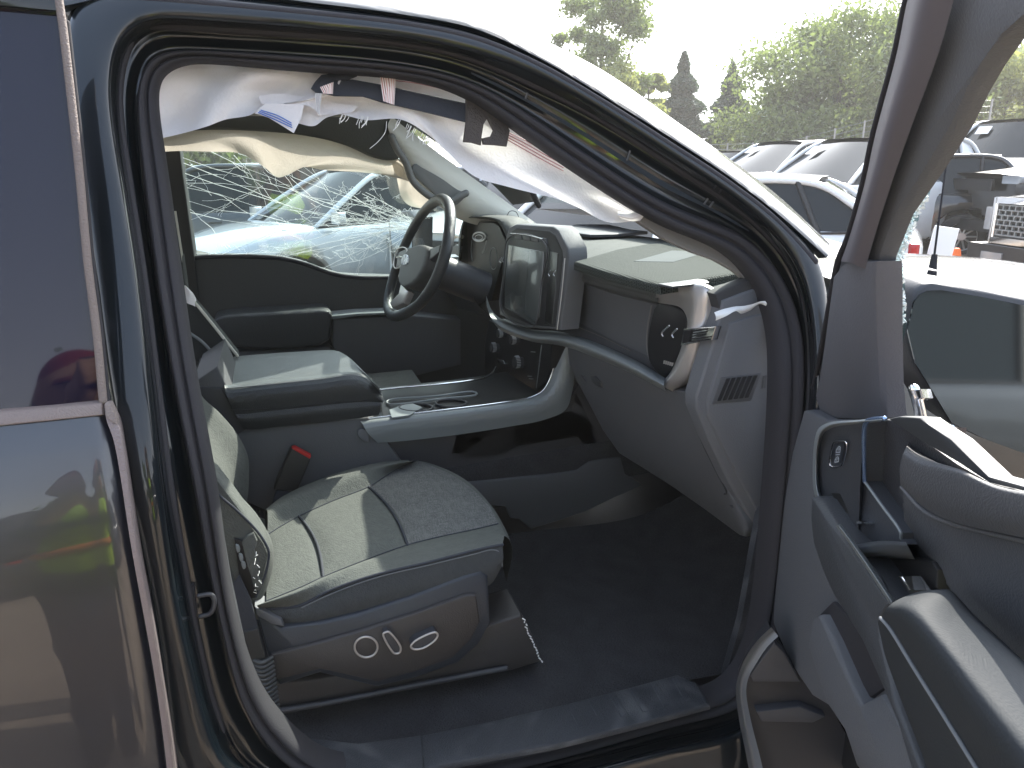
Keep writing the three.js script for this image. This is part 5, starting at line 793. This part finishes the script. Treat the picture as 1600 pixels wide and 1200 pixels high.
    part('center_post', tube([mB, mT], .028, { n: 6, k: 6 }), trimBlack, t); part('rear_post', tube([mC, mCt], .03, { n: 6, k: 6 }), o.wagon ? trimBlack : P, t);
    part('belt_trim', tube([a, mB, mC, e].map((p) => p.clone().add(V(0, .0, s * .02))), .014, { n: 20, k: 6 }), trimBlack, t);
    const mr = block(.10, .13, .20, q.ws[0] - .18, yb + .10, s * (q.W / 2 + .08), .035); part('side_mirror', mr, P, t);
    part('headlight', block(.20, o.tall ? .26 : .11, o.tall ? .24 : .34, h - (o.tall ? .07 : .10), q.nose - (o.tall ? .24 : .06), s * q.W / 2 * (o.tall ? .80 : .70), .04), lampClear, t); part('taillight', block(.10, .13, .20, -h + .03, q.deck - .20, s * q.W / 2 * .76, .045), lampRed, t);
    part('door_handle', block(.18, .03, .03, -.05, yb - .13, s * (wid(0) * .985 + .012), .01), P, t);
    for (const x of [q.xf, q.xr]) {
      const g = new THREE.LatheGeometry([[.62, -.10], [.9, -.11], [.985, -.09], [1, 0], [.985, .09], [.9, .11], [.62, .10]].map(([r, y]) => new THREE.Vector2(r * q.r, y)), 36); g.rotateX(Math.PI / 2); g.translate(x, q.r, s * (q.W / 2 - .10));
      const wh = part('wheel', boxUV(g), tyre, t), zz = s * (q.W / 2 - .02), sp = [];
      for (let k = 0; k < 10; k++) { const an = k * Math.PI / 5; sp.push(rod(V(x, q.r, zz - s * .01), V(x + Math.cos(an) * q.r * .64, q.r + Math.sin(an) * q.r * .64, zz - s * .02), .016, 6)); }
      const rimG = new THREE.TorusGeometry(q.r * .64, .016, 8, 30); rimG.translate(x, q.r, zz - s * .02); const hub = new THREE.CylinderGeometry(.06, .06, .03, 14); hub.rotateX(Math.PI / 2); hub.translate(x, q.r, zz);
      part('rim', join(...sp, boxUV(rimG), boxUV(hub)), alloy, wh);
      const disc = new THREE.CylinderGeometry(q.r * .62, q.r * .62, .02, 24); disc.rotateX(Math.PI / 2); disc.translate(x, q.r, s * (q.W / 2 - .10)); part('brake_disc', boxUV(disc), trimBlack, wh);
    }
  }
  part('grille', block(.06, .16, q.W * .42, h + .015, q.nose - .14, 0, .02), trimBlack, t); part('lower_bumper', block(.10, .16, q.W * .78, h - .01, .36, 0, .04), trimBlack, t);
  part('underbody', block(q.L * .9, .12, q.W * .80, 0, q.clear + .05, 0), trimBlack, t);
  part('licence_plate', block(.02, .13, .32, -h - .045, .72, 0, .004), lampClear, t);
  if (o.paper) part('windshield_paper', quad(...[[-.62, .88], [-.36, .88], [-.36, .66], [-.62, .66]].map(([z, k]) => A(0).lerp(B(0), k).add(V(.13 - .03 * k, .035, 0)).setZ(z * o.paper * gw))), M.white, wsG);
  return t;
}
// to the right, beyond the windscreen pillar
const p1 = Y(.88)(1438, 372);
makeCar('white sedan parked nearest, its dark rear side window beside the windshield pillar', 'car', 'white', [p1.x - 1.55, 0, p1.z - 1.75], 136, { H: 1.47, wagon: true });
makeCar('white crossover with a paper sheet in its wide windshield', 'car', 'white', spot(1338, 13.4), 188, { H: 1.72, belt: 1.10, hood: 1.12, nose: .9, deck: 1.12, ws: [1.05, .15], rw: [-1.75, -2.1], W: 1.9, L: 4.7, paper: -1 });
makeCar('pale hatchback with a cracked windshield behind the white crossover', 'car', 'silver', spot(1222, 16.2), 190, { H: 1.62, belt: 1.05, hood: 1.08, ws: [1.0, .1], rw: [-1.7, -2.1], paper: -1 });
makeCar('far white sedan in the row just below the wire fence', 'car', 'white', spot(1150, 20.5), 198, { H: 1.5 });
{ const w = Y(.15)(1501, 402), f = V(-.70, 0, -.71), away = V(.71, 0, -.70); const c = w.clone().addScaledVector(f, 1.42).addScaledVector(away, .84); makeCar('black station wagon behind the orange cone', 'car', 'black', [c.x, .13, c.z], Math.atan2(-f.z, f.x) * 180 / Math.PI, { wagon: true, H: 1.52, rw: [-1.75, -2.15], deck: 1.0 }); }
makeCar('white sport utility vehicle on the rise at the right edge', 'car', 'white', spot(1590, 17.0), 200, { H: 1.82, belt: 1.18, hood: 1.18, nose: 1.0, deck: 1.2, ws: [1.0, .3], rw: [-2.0, -2.2], W: 1.95, L: 4.9, wagon: true, paper: -1, r: .38 });
makeCar('black pickup with its dark hood showing above the grey truck grille', 'car', 'black', spot(1772, 15.2), 172, { H: 1.75, belt: 1.18, hood: 1.20, nose: 1.08, deck: 1.1, ws: [.9, .3], rw: [-1.0, -1.3], W: 1.95, L: 5.4, r: .40, xf: 1.8, xr: -1.7 });
{ const p = spot(1652, 10.0); p[0] += .985 * 2.85; p[2] += .17 * 2.85; const t = makeCar('dark grey truck with a tall chrome mesh grille', 'truck', 'navy', p, 170, { H: 1.88, belt: 1.20, hood: 1.24, nose: 1.17, deck: 1.15, ws: [1.0, .4], rw: [-1.2, -1.5], W: 2.0, L: 5.6, r: .41, xf: 1.9, xr: -1.8, clear: .32, tall: true });
  const x = 2.88, gr = part('chrome_grille', join(block(.08, .07, 1.36, x, 1.15, 0, .02), block(.08, .07, 1.36, x, .70, 0, .02), block(.08, .52, .08, x, .92, .66, .02), block(.08, .52, .08, x, .92, -.66, .02)), M.chrome, t), mesh = [];
  for (let j = 0; j < 7; j++) mesh.push(block(.03, .014, 1.26, x + .005, .76 + j * .056, 0)); for (let j = 0; j < 6; j++) for (let i = 0; i < 14; i++) mesh.push(block(.03, .05, .018, x + .004, .79 + j * .056, -.6 + i * .0925 + (j & 1 ? .046 : 0)));
  part('grille_mesh', mesh, M.satin, gr); part('grille_back', block(.02, .44, 1.26, x - .02, .92, 0), trimBlack, t); part('front_bumper', block(.25, .30, 1.9, x - .02, .50, 0, .06), trimBlack, t); part('front_plate', block(.02, .14, .32, x + .115, .50, .5, .004), lampClear, t); }
// beyond the windscreen
{ const t = makeCar('white car seen through the windshield with an orange paper oval on its glass', 'car', 'white', spot(842, 10.5), 222, { H: 1.66, belt: 1.1, hood: 1.1, nose: .9, ws: [1.1, .2], rw: [-1.7, -2.1], W: 1.9 });
  makeCar('white car whose windshield shows just above the dashboard', 'car', 'white', spot(960, 8.0), 222, { H: 1.45 });
  const st = canvasTex(128, 64, (c, w, h) => { c.fillStyle = '#e0a33c'; c.fillRect(0, 0, w, h); c.strokeStyle = '#2a1d10'; c.lineWidth = 3; c.beginPath(); for (let i = 0; i < 40; i++) c.lineTo(14 + i * 2.6, 34 + 12 * Math.sin(i * 1.7) * (i % 3 ? 1 : .4)); c.stroke(); });
  const f = PL(ray(835, 308).multiplyScalar(-1), EYE.clone().addScaledVector(ray(835, 308), 8.7)); part('window_sticker', slab(f, [813, 302, 822, 299, 846, 306, 858, 314, 855, 321, 842, 321, 820, 311], [.01, 0, -.01], { smooth: 30 }), mk([.72, .42, .08], { roughness: .7 }), t).position.set(0, 0, 0);
  const m = t.children[t.children.length - 1]; t.updateMatrixWorld(true); m.geometry.applyMatrix4(t.matrixWorld.clone().invert()); }
// beyond the cracked driver window
makeCar('dark grey sport utility vehicle with red taillight behind the cracked window', 'car', 'grey', spot(332, 12.5), 176, { H: 1.68, belt: 1.06, hood: 1.08, deck: 1.12, rw: [-1.75, -2.15], wagon: true, L: 4.7, W: 1.88 });
makeCar('silver crossover with pale hood pointing left outside the cracked window', 'car', 'silver', spot(560, 10.0), 207, { H: 1.62, belt: 1.02, hood: 1.03, nose: .80, ws: [1.15, .12], rw: [-1.7, -2.1], L: 4.5 });
makeCar('white sport utility vehicle between the grey and silver cars', 'car', 'white', spot(505, 17.5), 184, { H: 1.74, belt: 1.1, deck: 1.12, rw: [-1.75, -2.15], wagon: true });
// cone and loose panel
{ const w = spot(1518, 9.2), t = thing('traffic_cone', 'orange traffic cone beside the rear wheel of the black wagon', 'traffic cone', w);
  const or = mk([.80, .16, .03], { roughness: .6 }); part('cone', (() => { const g = new THREE.LatheGeometry([[.17, .03], [.16, .05], [.035, .72], [.02, .735], [0, .735]].map(([a, b]) => new THREE.Vector2(a, b)), 28); return boxUV(g); })(), or, t); part('base', block(.38, .03, .38, 0, .016, 0, .01), or, t); }
{ const c = spot(1473, 8), t = thing('loose_panel', 'white plastic panel leaning in front of the black wagon', 'panel', c, R(-40)); const g = block(.21, 1.06, .03, 0, .53, 0, .01); g.rotateX(-.2); g.rotateZ(-.14); part('sheet', g, M.white, t); const b = block(.23, .04, .05, 0, .022, 0, .008); part('fold', b, M.white, t); }
// trees
const bark = mk([.085, .07, .055], { roughness: 1, bumpMap: clothFold, bumpScale: .03 });
const leafMat = (c) => mk(c, { roughness: 1, transmission: .55, thickness: 0, side: THREE.DoubleSide });
function makeTree(name, label, pos, { h = 9, r = 3.4, low = .15, n = 9000, size = .2, color = [.085, .11, .035], cone = false, blobs = 26, flat = 1, skirt = 0, group } = {}) {
  const t = thing(name, label, 'tree', pos, rnd(6), group), P = [], I = [];
  const trunk = [rod(V(0, -.3, 0), V(.1, h * .45, .05), h * .022, 9, h * .014), rod(V(.1, h * .45, .05), V(0, h * .9, 0), h * .014, 8, h * .004)];
  const leaf = (c, s, tilt = 1) => { const a = V(rnd(1, -1), rnd(tilt, -tilt), rnd(1, -1)).normalize(), b = V(rnd(1, -1), rnd(1, -1), rnd(1, -1)).cross(a).normalize(), k = P.length / 3; for (const [x, y] of [[-1, 0], [0, -.55], [1, 0], [0, .55]]) { const q = c.clone().addScaledVector(a, x * s).addScaledVector(b, y * s); P.push(q.x, q.y, q.z); } I.push(k, k + 1, k + 2, k, k + 2, k + 3); };
  const g1 = () => (rnd() + rnd() + rnd() - 1.5) / 1.5;
  if (cone) for (let i = 0; i < n; i++) { const y = Math.pow(rnd(), 1.6), rr = r * (1 - y) * (.72 + .28 * Math.sin(y * h * 6 + 2 * noise.noise(i * .001, y * 3, 1))) + .03, a = rnd(6.283), q = Math.sqrt(rnd(1, .12)); leaf(V(Math.cos(a) * rr * q, h * (low + (1 - low) * y) - rr * .22 * q + rnd(.12), Math.sin(a) * rr * q), size * rnd(1.2, .5), .5); }
  else {
    const cs = []; for (let b = 0; b < blobs; b++) { const a = rnd(6.283), y = rnd(1, low), prof = Math.sqrt(Math.max(.04, 1 - Math.pow((y - .52) / .54, 2))), q = Math.sqrt(rnd(1, .06)) * r * prof; cs.push([V(Math.cos(a) * q, y * h * .94, Math.sin(a) * q * flat), rnd(1.25, .55) * r * .34]); }
    for (let b = 0; b < skirt; b++) { const a = rnd(6.283), q = rnd(1, .2) * r; cs.push([V(Math.cos(a) * q, h * rnd(.42, .03), Math.sin(a) * q), r * .3]); }
    for (const [c, s] of cs.slice(0, 16)) trunk.push(rod(V(.08, h * rnd(.5, .25), 0), c, h * .007, 6, h * .002));
    for (let i = 0; i < n; i++) { const [c, s] = cs[Math.floor(rnd() * cs.length * .9999)]; leaf(c.clone().add(V(g1() * s * 1.25, g1() * s * .9, g1() * s * 1.25)), size * rnd(1.3, .5)); }
  }
  part('trunk', trunk, bark, t);
  const g = new THREE.BufferGeometry(); g.setAttribute('position', new THREE.Float32BufferAttribute(P, 3)); g.setIndex(I); g.computeVertexNormals();
  part('crown', boxUV(g), leafMat(color), t); return t;
}
const G1 = [.17, .225, .062], G2 = [.28, .31, .085], G3 = [.060, .095, .055];
makeTree('leafy_tree', 'wide pale green leafy tree left of the open door frame', spot(1300, 40), { h: 7.9, r: 4.9, low: .0, skirt: 34, n: 90000, size: .125, blobs: 90, color: G1 });
makeTree('leafy_tree', 'bright green leafy tree partly behind the open door frame', spot(1405, 44), { h: 8.2, r: 3.6, low: .0, skirt: 10, n: 30000, size: .125, blobs: 34, color: G2 });
makeTree('conifer_tree', 'taller dark pointed conifer behind the fence', spot(1062, 43), { h: 6.9, r: 3.6, low: .0, n: 34000, size: .13, cone: true, color: G3 });
makeTree('conifer_tree', 'shorter dark conifer next to the wide leafy tree', spot(1136, 44), { h: 6.4, r: 3.4, low: .0, n: 32000, size: .13, cone: true, color: G3 });
makeTree('leafy_tree', 'tall loose leafy tree rising above the windshield pillar', spot(938, 40), { h: 10.4, r: 2.3, low: .12, n: 26000, size: .12, blobs: 54, color: G1 });
makeTree('leafy_tree', 'small dark leafy tree at the left end of the tree row', spot(888, 41), { h: 8.3, r: 1.5, low: .15, n: 12000, size: .12, blobs: 26, color: G1 });
makeTree('leafy_tree', 'yellow green bushy tree below the tall loose tree', spot(962, 38), { h: 6.0, r: 2.4, low: .05, n: 18000, size: .12, blobs: 24, color: G2 });
makeTree('leafy_tree', 'slim leafy tree between the tall tree and the conifers', spot(1010, 42), { h: 6.2, r: 1.3, low: .04, n: 12000, size: .12, blobs: 24, color: G2 });
makeTree('leafy_tree', 'low light green shrub tree between conifer and wide leafy tree', spot(1176, 38), { h: 3.9, r: 1.3, low: .03, n: 12000, size: .12, blobs: 16, color: G2 });
makeTree('leafy_tree', 'low yellow green tree above the white vehicle at the right edge', spot(1560, 46), { h: 4.0, r: 3.6, low: .03, n: 14000, size: .14, blobs: 26, color: G2 });
for (const [u, l] of [[985, 'green bush at the fence left of the conifers'], [1225, 'green bush at the fence below the wide leafy tree']]) makeTree('leafy_bush', l, spot(u, 37), { h: 2.6, r: 2.0, low: .0, skirt: 8, n: 9000, size: .12, blobs: 14, color: G1 });
for (const [u, d, h, l] of [[290, 34, 7, 'green tree seen at the left end of the cracked window'], [345, 36, 8, 'yellow green tree seen through the middle of the cracked window'], [420, 38, 7.5, 'tree behind the white vehicle outside the cracked window'], [560, 40, 8, 'tree behind the silver crossover outside the cracked window']]) makeTree('leafy_tree', l, spot(u, d), { h, r: 3.4, low: .02, n: 7000, size: .24, blobs: 22, color: u === 345 ? G2 : G1 });
{ // wooded hill far to the right
  const P = [], I = []; for (let i = 0; i < 30000; i++) { const u = 1380 + rnd(420), d = 85 + rnd(40), s = spot(u, d), y = (6.5 + 3.8 * Math.sin((u - 1330) * .006) + 2.0 * noise.noise(u * .035, d * .06, 0)) * Math.pow(rnd(), .5), c = V(s[0], y + .5, s[2]), k = P.length / 3, q = rnd(.55, .2); const a = V(rnd(1, -1), rnd(1, -1), rnd(1, -1)).normalize(), b = V(rnd(1, -1), rnd(1, -1), rnd(1, -1)).cross(a).normalize(); for (const [x, w] of [[-1, 0], [0, -.6], [1, 0], [0, .6]]) { const p = c.clone().addScaledVector(a, x * q).addScaledVector(b, w * q); P.push(p.x, p.y, p.z); } I.push(k, k + 1, k + 2, k, k + 2, k + 3); }
  const g = new THREE.BufferGeometry(); g.setAttribute('position', new THREE.Float32BufferAttribute(P, 3)); g.setIndex(I); g.computeVertexNormals(); const m = struct('distant_wood', boxUV(g), leafMat(G1), 'stuff'); m.userData.label = 'distant wooded hill above the vehicles at the right edge'; m.userData.category = 'wood';
}
{ // wire fence along the lot
  const a = spot(1060, 34), b = spot(1345, 33), A = V(...a), B = V(...b), t = thing('wire_fence', 'tall wire fence with thin posts below the trees', 'fence', a), n = 13, top = [];
  const dir = B.clone().sub(A), per = 7;
  for (let i = -4; i < 12; i++) { const p = dir.clone().multiplyScalar(i / per); p.y = rise(A.x + p.x, A.z + p.z) - A.y; top.push(p); part('post', rod(p, p.clone().add(V(0, 2.25, 0)), .035, 8), mk([.30, .30, .30], { metalness: .4, roughness: .5 }), t); }
  for (const y of [.3, .7, 1.1, 1.5, 1.8, 2.0, 2.2]) part('wire', tube(top.map((p) => p.clone().add(V(0, y, 0))), .008, { n: 60, k: 4 }), M.satin, t);
}
// behind the viewer: what the paint and the mirrors see
for (const [x, z, h, l] of [[-14, 30, 8, 'broad tree reflected in the rear door'], [-4, 34, 9, 'tree behind the viewer reflected in the paint'], [9, 32, 8, 'tree reflected in the door mirror']]) makeTree('leafy_tree', l, [x, 0, z], { h, r: 4.2, low: .05, n: 6000, size: .3, blobs: 24, color: G1 });
makeCar('grey sedan reflected low in the rear door', 'car', 'grey', [-4.5, 0, 9.5], 12, {});
makeCar('tall grey vehicle reflected in the door mirror', 'car', 'grey', [2.6, 0, 6.4], 4, { H: 1.75, belt: 1.1, deck: 1.12, rw: [-1.75, -2.15], wagon: true });
// ---------------------------------------------------------------- the person taking the picture, seen mirrored in the rear door
{
  const t = thing('person', 'person in lime vest and dark red cap, mirrored in the rear door', 'person', [.07, 0, 2.42], Math.PI);
  // local axes: facing +z, y up; joints [x, y, z, radius]
  const J = { hip: [0, .95, 0, .15], waist: [0, 1.10, 0, .135], chest: [0, 1.34, .01, .155], neck: [0, 1.50, .02, .062], head: [0, 1.645, .05, .098], chin: [0, 1.585, .09, .06], crown: [0, 1.70, .03, .092], nose: [0, 1.64, .155, .014] };
  for (const s of [-1, 1]) Object.assign(J, { ['hj' + s]: [s * .10, .92, 0, .095], ['kn' + s]: [s * .12, .50, .03, .062], ['an' + s]: [s * .13, .10, 0, .045], ['to' + s]: [s * .16, .045, .15, .04], ['sh' + s]: [s * .19, 1.42, 0, .065], ['el' + s]: [s * .25, 1.24, .20, .045], ['wr' + s]: [s * .105, 1.56, .375, .030], ['ear' + s]: [s * .098, 1.635, .03, .02] });
  const bones = [['hip', 'waist'], ['waist', 'chest'], ['chest', 'neck'], ['neck', 'head'], ['head', 'crown'], ['head', 'chin'], ['nose', 'head']];
  for (const s of [-1, 1]) bones.push(['hip', 'hj' + s], ['hj' + s, 'kn' + s], ['kn' + s, 'an' + s], ['an' + s, 'to' + s], ['chest', 'sh' + s], ['sh' + s, 'el' + s], ['el' + s, 'wr' + s], ['ear' + s, 'head']);
  const field = (list, p, k) => { let d = 1e3; for (const [A, B] of list) { const ax = A[0], ay = A[1], az = A[2], bx = B[0] - ax, by = B[1] - ay, bz = B[2] - az, px = p[0] - ax, py = p[1] - ay, pz = p[2] - az, h = Math.min(1, Math.max(0, (px * bx + py * by + pz * bz) / (bx * bx + by * by + bz * bz + 1e-9))), e = Math.hypot(px - bx * h, py - by * h, pz - bz * h) - (A[3] + (B[3] - A[3]) * h), q = Math.max(k - Math.abs(d - e), 0) / k; d = Math.min(d, e) - q * q * k * .25; } return d; };
  const cubes = (list, c, half, n, k) => {
    const m = new MarchingCubes(n, new THREE.MeshBasicMaterial(), false, false, 200000); m.isolation = 0;
    for (let z = 0; z < n; z++) for (let y = 0; y < n; y++) for (let x = 0; x < n; x++) m.field[x + y * n + z * n * n] = -field(list, [c[0] + (x / n * 2 - 1) * half, c[1] + (y / n * 2 - 1) * half, c[2] + (z / n * 2 - 1) * half], k);
    m.update(); const g = new THREE.BufferGeometry(), N = m.count;
    g.setAttribute('position', new THREE.BufferAttribute(m.positionArray.slice(0, N * 3), 3)); g.setAttribute('normal', new THREE.BufferAttribute(m.normalArray.slice(0, N * 3), 3));
    g.scale(half, half, half); g.translate(...c); return boxUV(g);
  };
  const B = (l) => l.map(([a, b]) => [J[a], J[b]]);
  const body = cubes(B(bones), [0, .9, .12], .93, 110, .05), hands = [];
  for (const s of [-1, 1]) { // hands closing round the sides of the phone
    const w = J['wr' + s], pm = [s * .088, 1.615, .405, .024], hb = [[w, pm]];
    [[.0, .055, .010], [.012, .062, .009], [.024, .058, .009], [.034, .046, .008]].forEach(([dx, len, r], i) => { const k0 = [s * (.092 - .004 * i), 1.635 + .016 * i - .02, .418, r], k1 = [s * .082, k0[1] + .012, .418 + len * .5, r], k2 = [s * .055, k0[1] + .016, .432 + len * .25, r * .9]; hb.push([pm, k0], [k0, k1], [k1, k2]); });
    const t0 = [s * .07, 1.60, .395, .012], t1 = [s * .052, 1.625, .405, .010], t2 = [s * .036, 1.64, .412, .009]; hb.push([pm, t0], [t0, t1], [t1, t2]);
    hands.push(cubes(hb, [s * .078, 1.62, .415], .10, 52, .012));
  }
  const g = join(body, ...hands), p = g.attributes.position, col = new Float32Array(p.count * 3);
  for (let i = 0; i < p.count; i++) { const x = Math.abs(p.getX(i)), y = p.getY(i), z = p.getZ(i); const c = y < .09 ? [.02, .018, .016] : y < .98 ? [.025, .03, .045] : (y > 1.50 && z < .2 && x < .13) || z > .30 ? [.30, .17, .11] : [.06, .045, .05]; col.set(c, i * 3); }
  g.setAttribute('color', new THREE.BufferAttribute(col, 3));
  part('body', g, new THREE.MeshPhysicalMaterial({ vertexColors: true, roughness: .8 }), t);
  const grow = (n, r) => { const q = J[n]; return [q[0], q[1], q[2], q[3] + r]; };
  part('vest', cubes([[grow('waist', .022), grow('chest', .02)], [[0, 1.0, 0, .165], grow('waist', .02)], [[-.12, 1.40, .01, .085], [.12, 1.40, .01, .085]]], [0, 1.2, .0], .32, 60, .05), mk([.42, .62, .06], { roughness: .8 }), t);
  part('vest_stripe', (() => { const r = new THREE.TorusGeometry(.172, .018, 8, 40); r.rotateX(Math.PI / 2); r.scale(1, 1.3, 1); r.translate(0, 1.16, 0); return boxUV(r); })(), mk([.75, .20, .05], { roughness: .6 }), t);
  part('cap', (() => { const d = new THREE.SphereGeometry(.112, 28, 14, 0, Math.PI * 2, 0, Math.PI * .52); d.translate(0, 1.685, .035); const v = new THREE.CylinderGeometry(.09, .095, .012, 24, 1, false, -Math.PI / 2, Math.PI); v.scale(1, 1, 1.2); v.translate(0, 1.69, .09); return join(boxUV(d), boxUV(v)); })(), mk([.16, .015, .02], { roughness: .9 }), t);
  const eyes = []; for (const s of [-1, 1]) { const e = new THREE.SphereGeometry(.012, 12, 8); e.translate(s * .034, 1.655, .132); eyes.push(boxUV(e)); } part('eyes', eyes, mk([.05, .04, .035], { roughness: .3 }), t);
  const ph = thing('phone', 'black phone held up in both hands of the person behind the camera', 'phone', [.07, 1.655, 1.995], 0); const bd = block(.16, .078, .010, 0, 0, 0, .004); part('case', bd, M.glossBlack, ph); part('screen', block(.15, .07, .002, 0, 0, .0062), M.screenGlass, ph);
}
renderer.render(scene, camera);
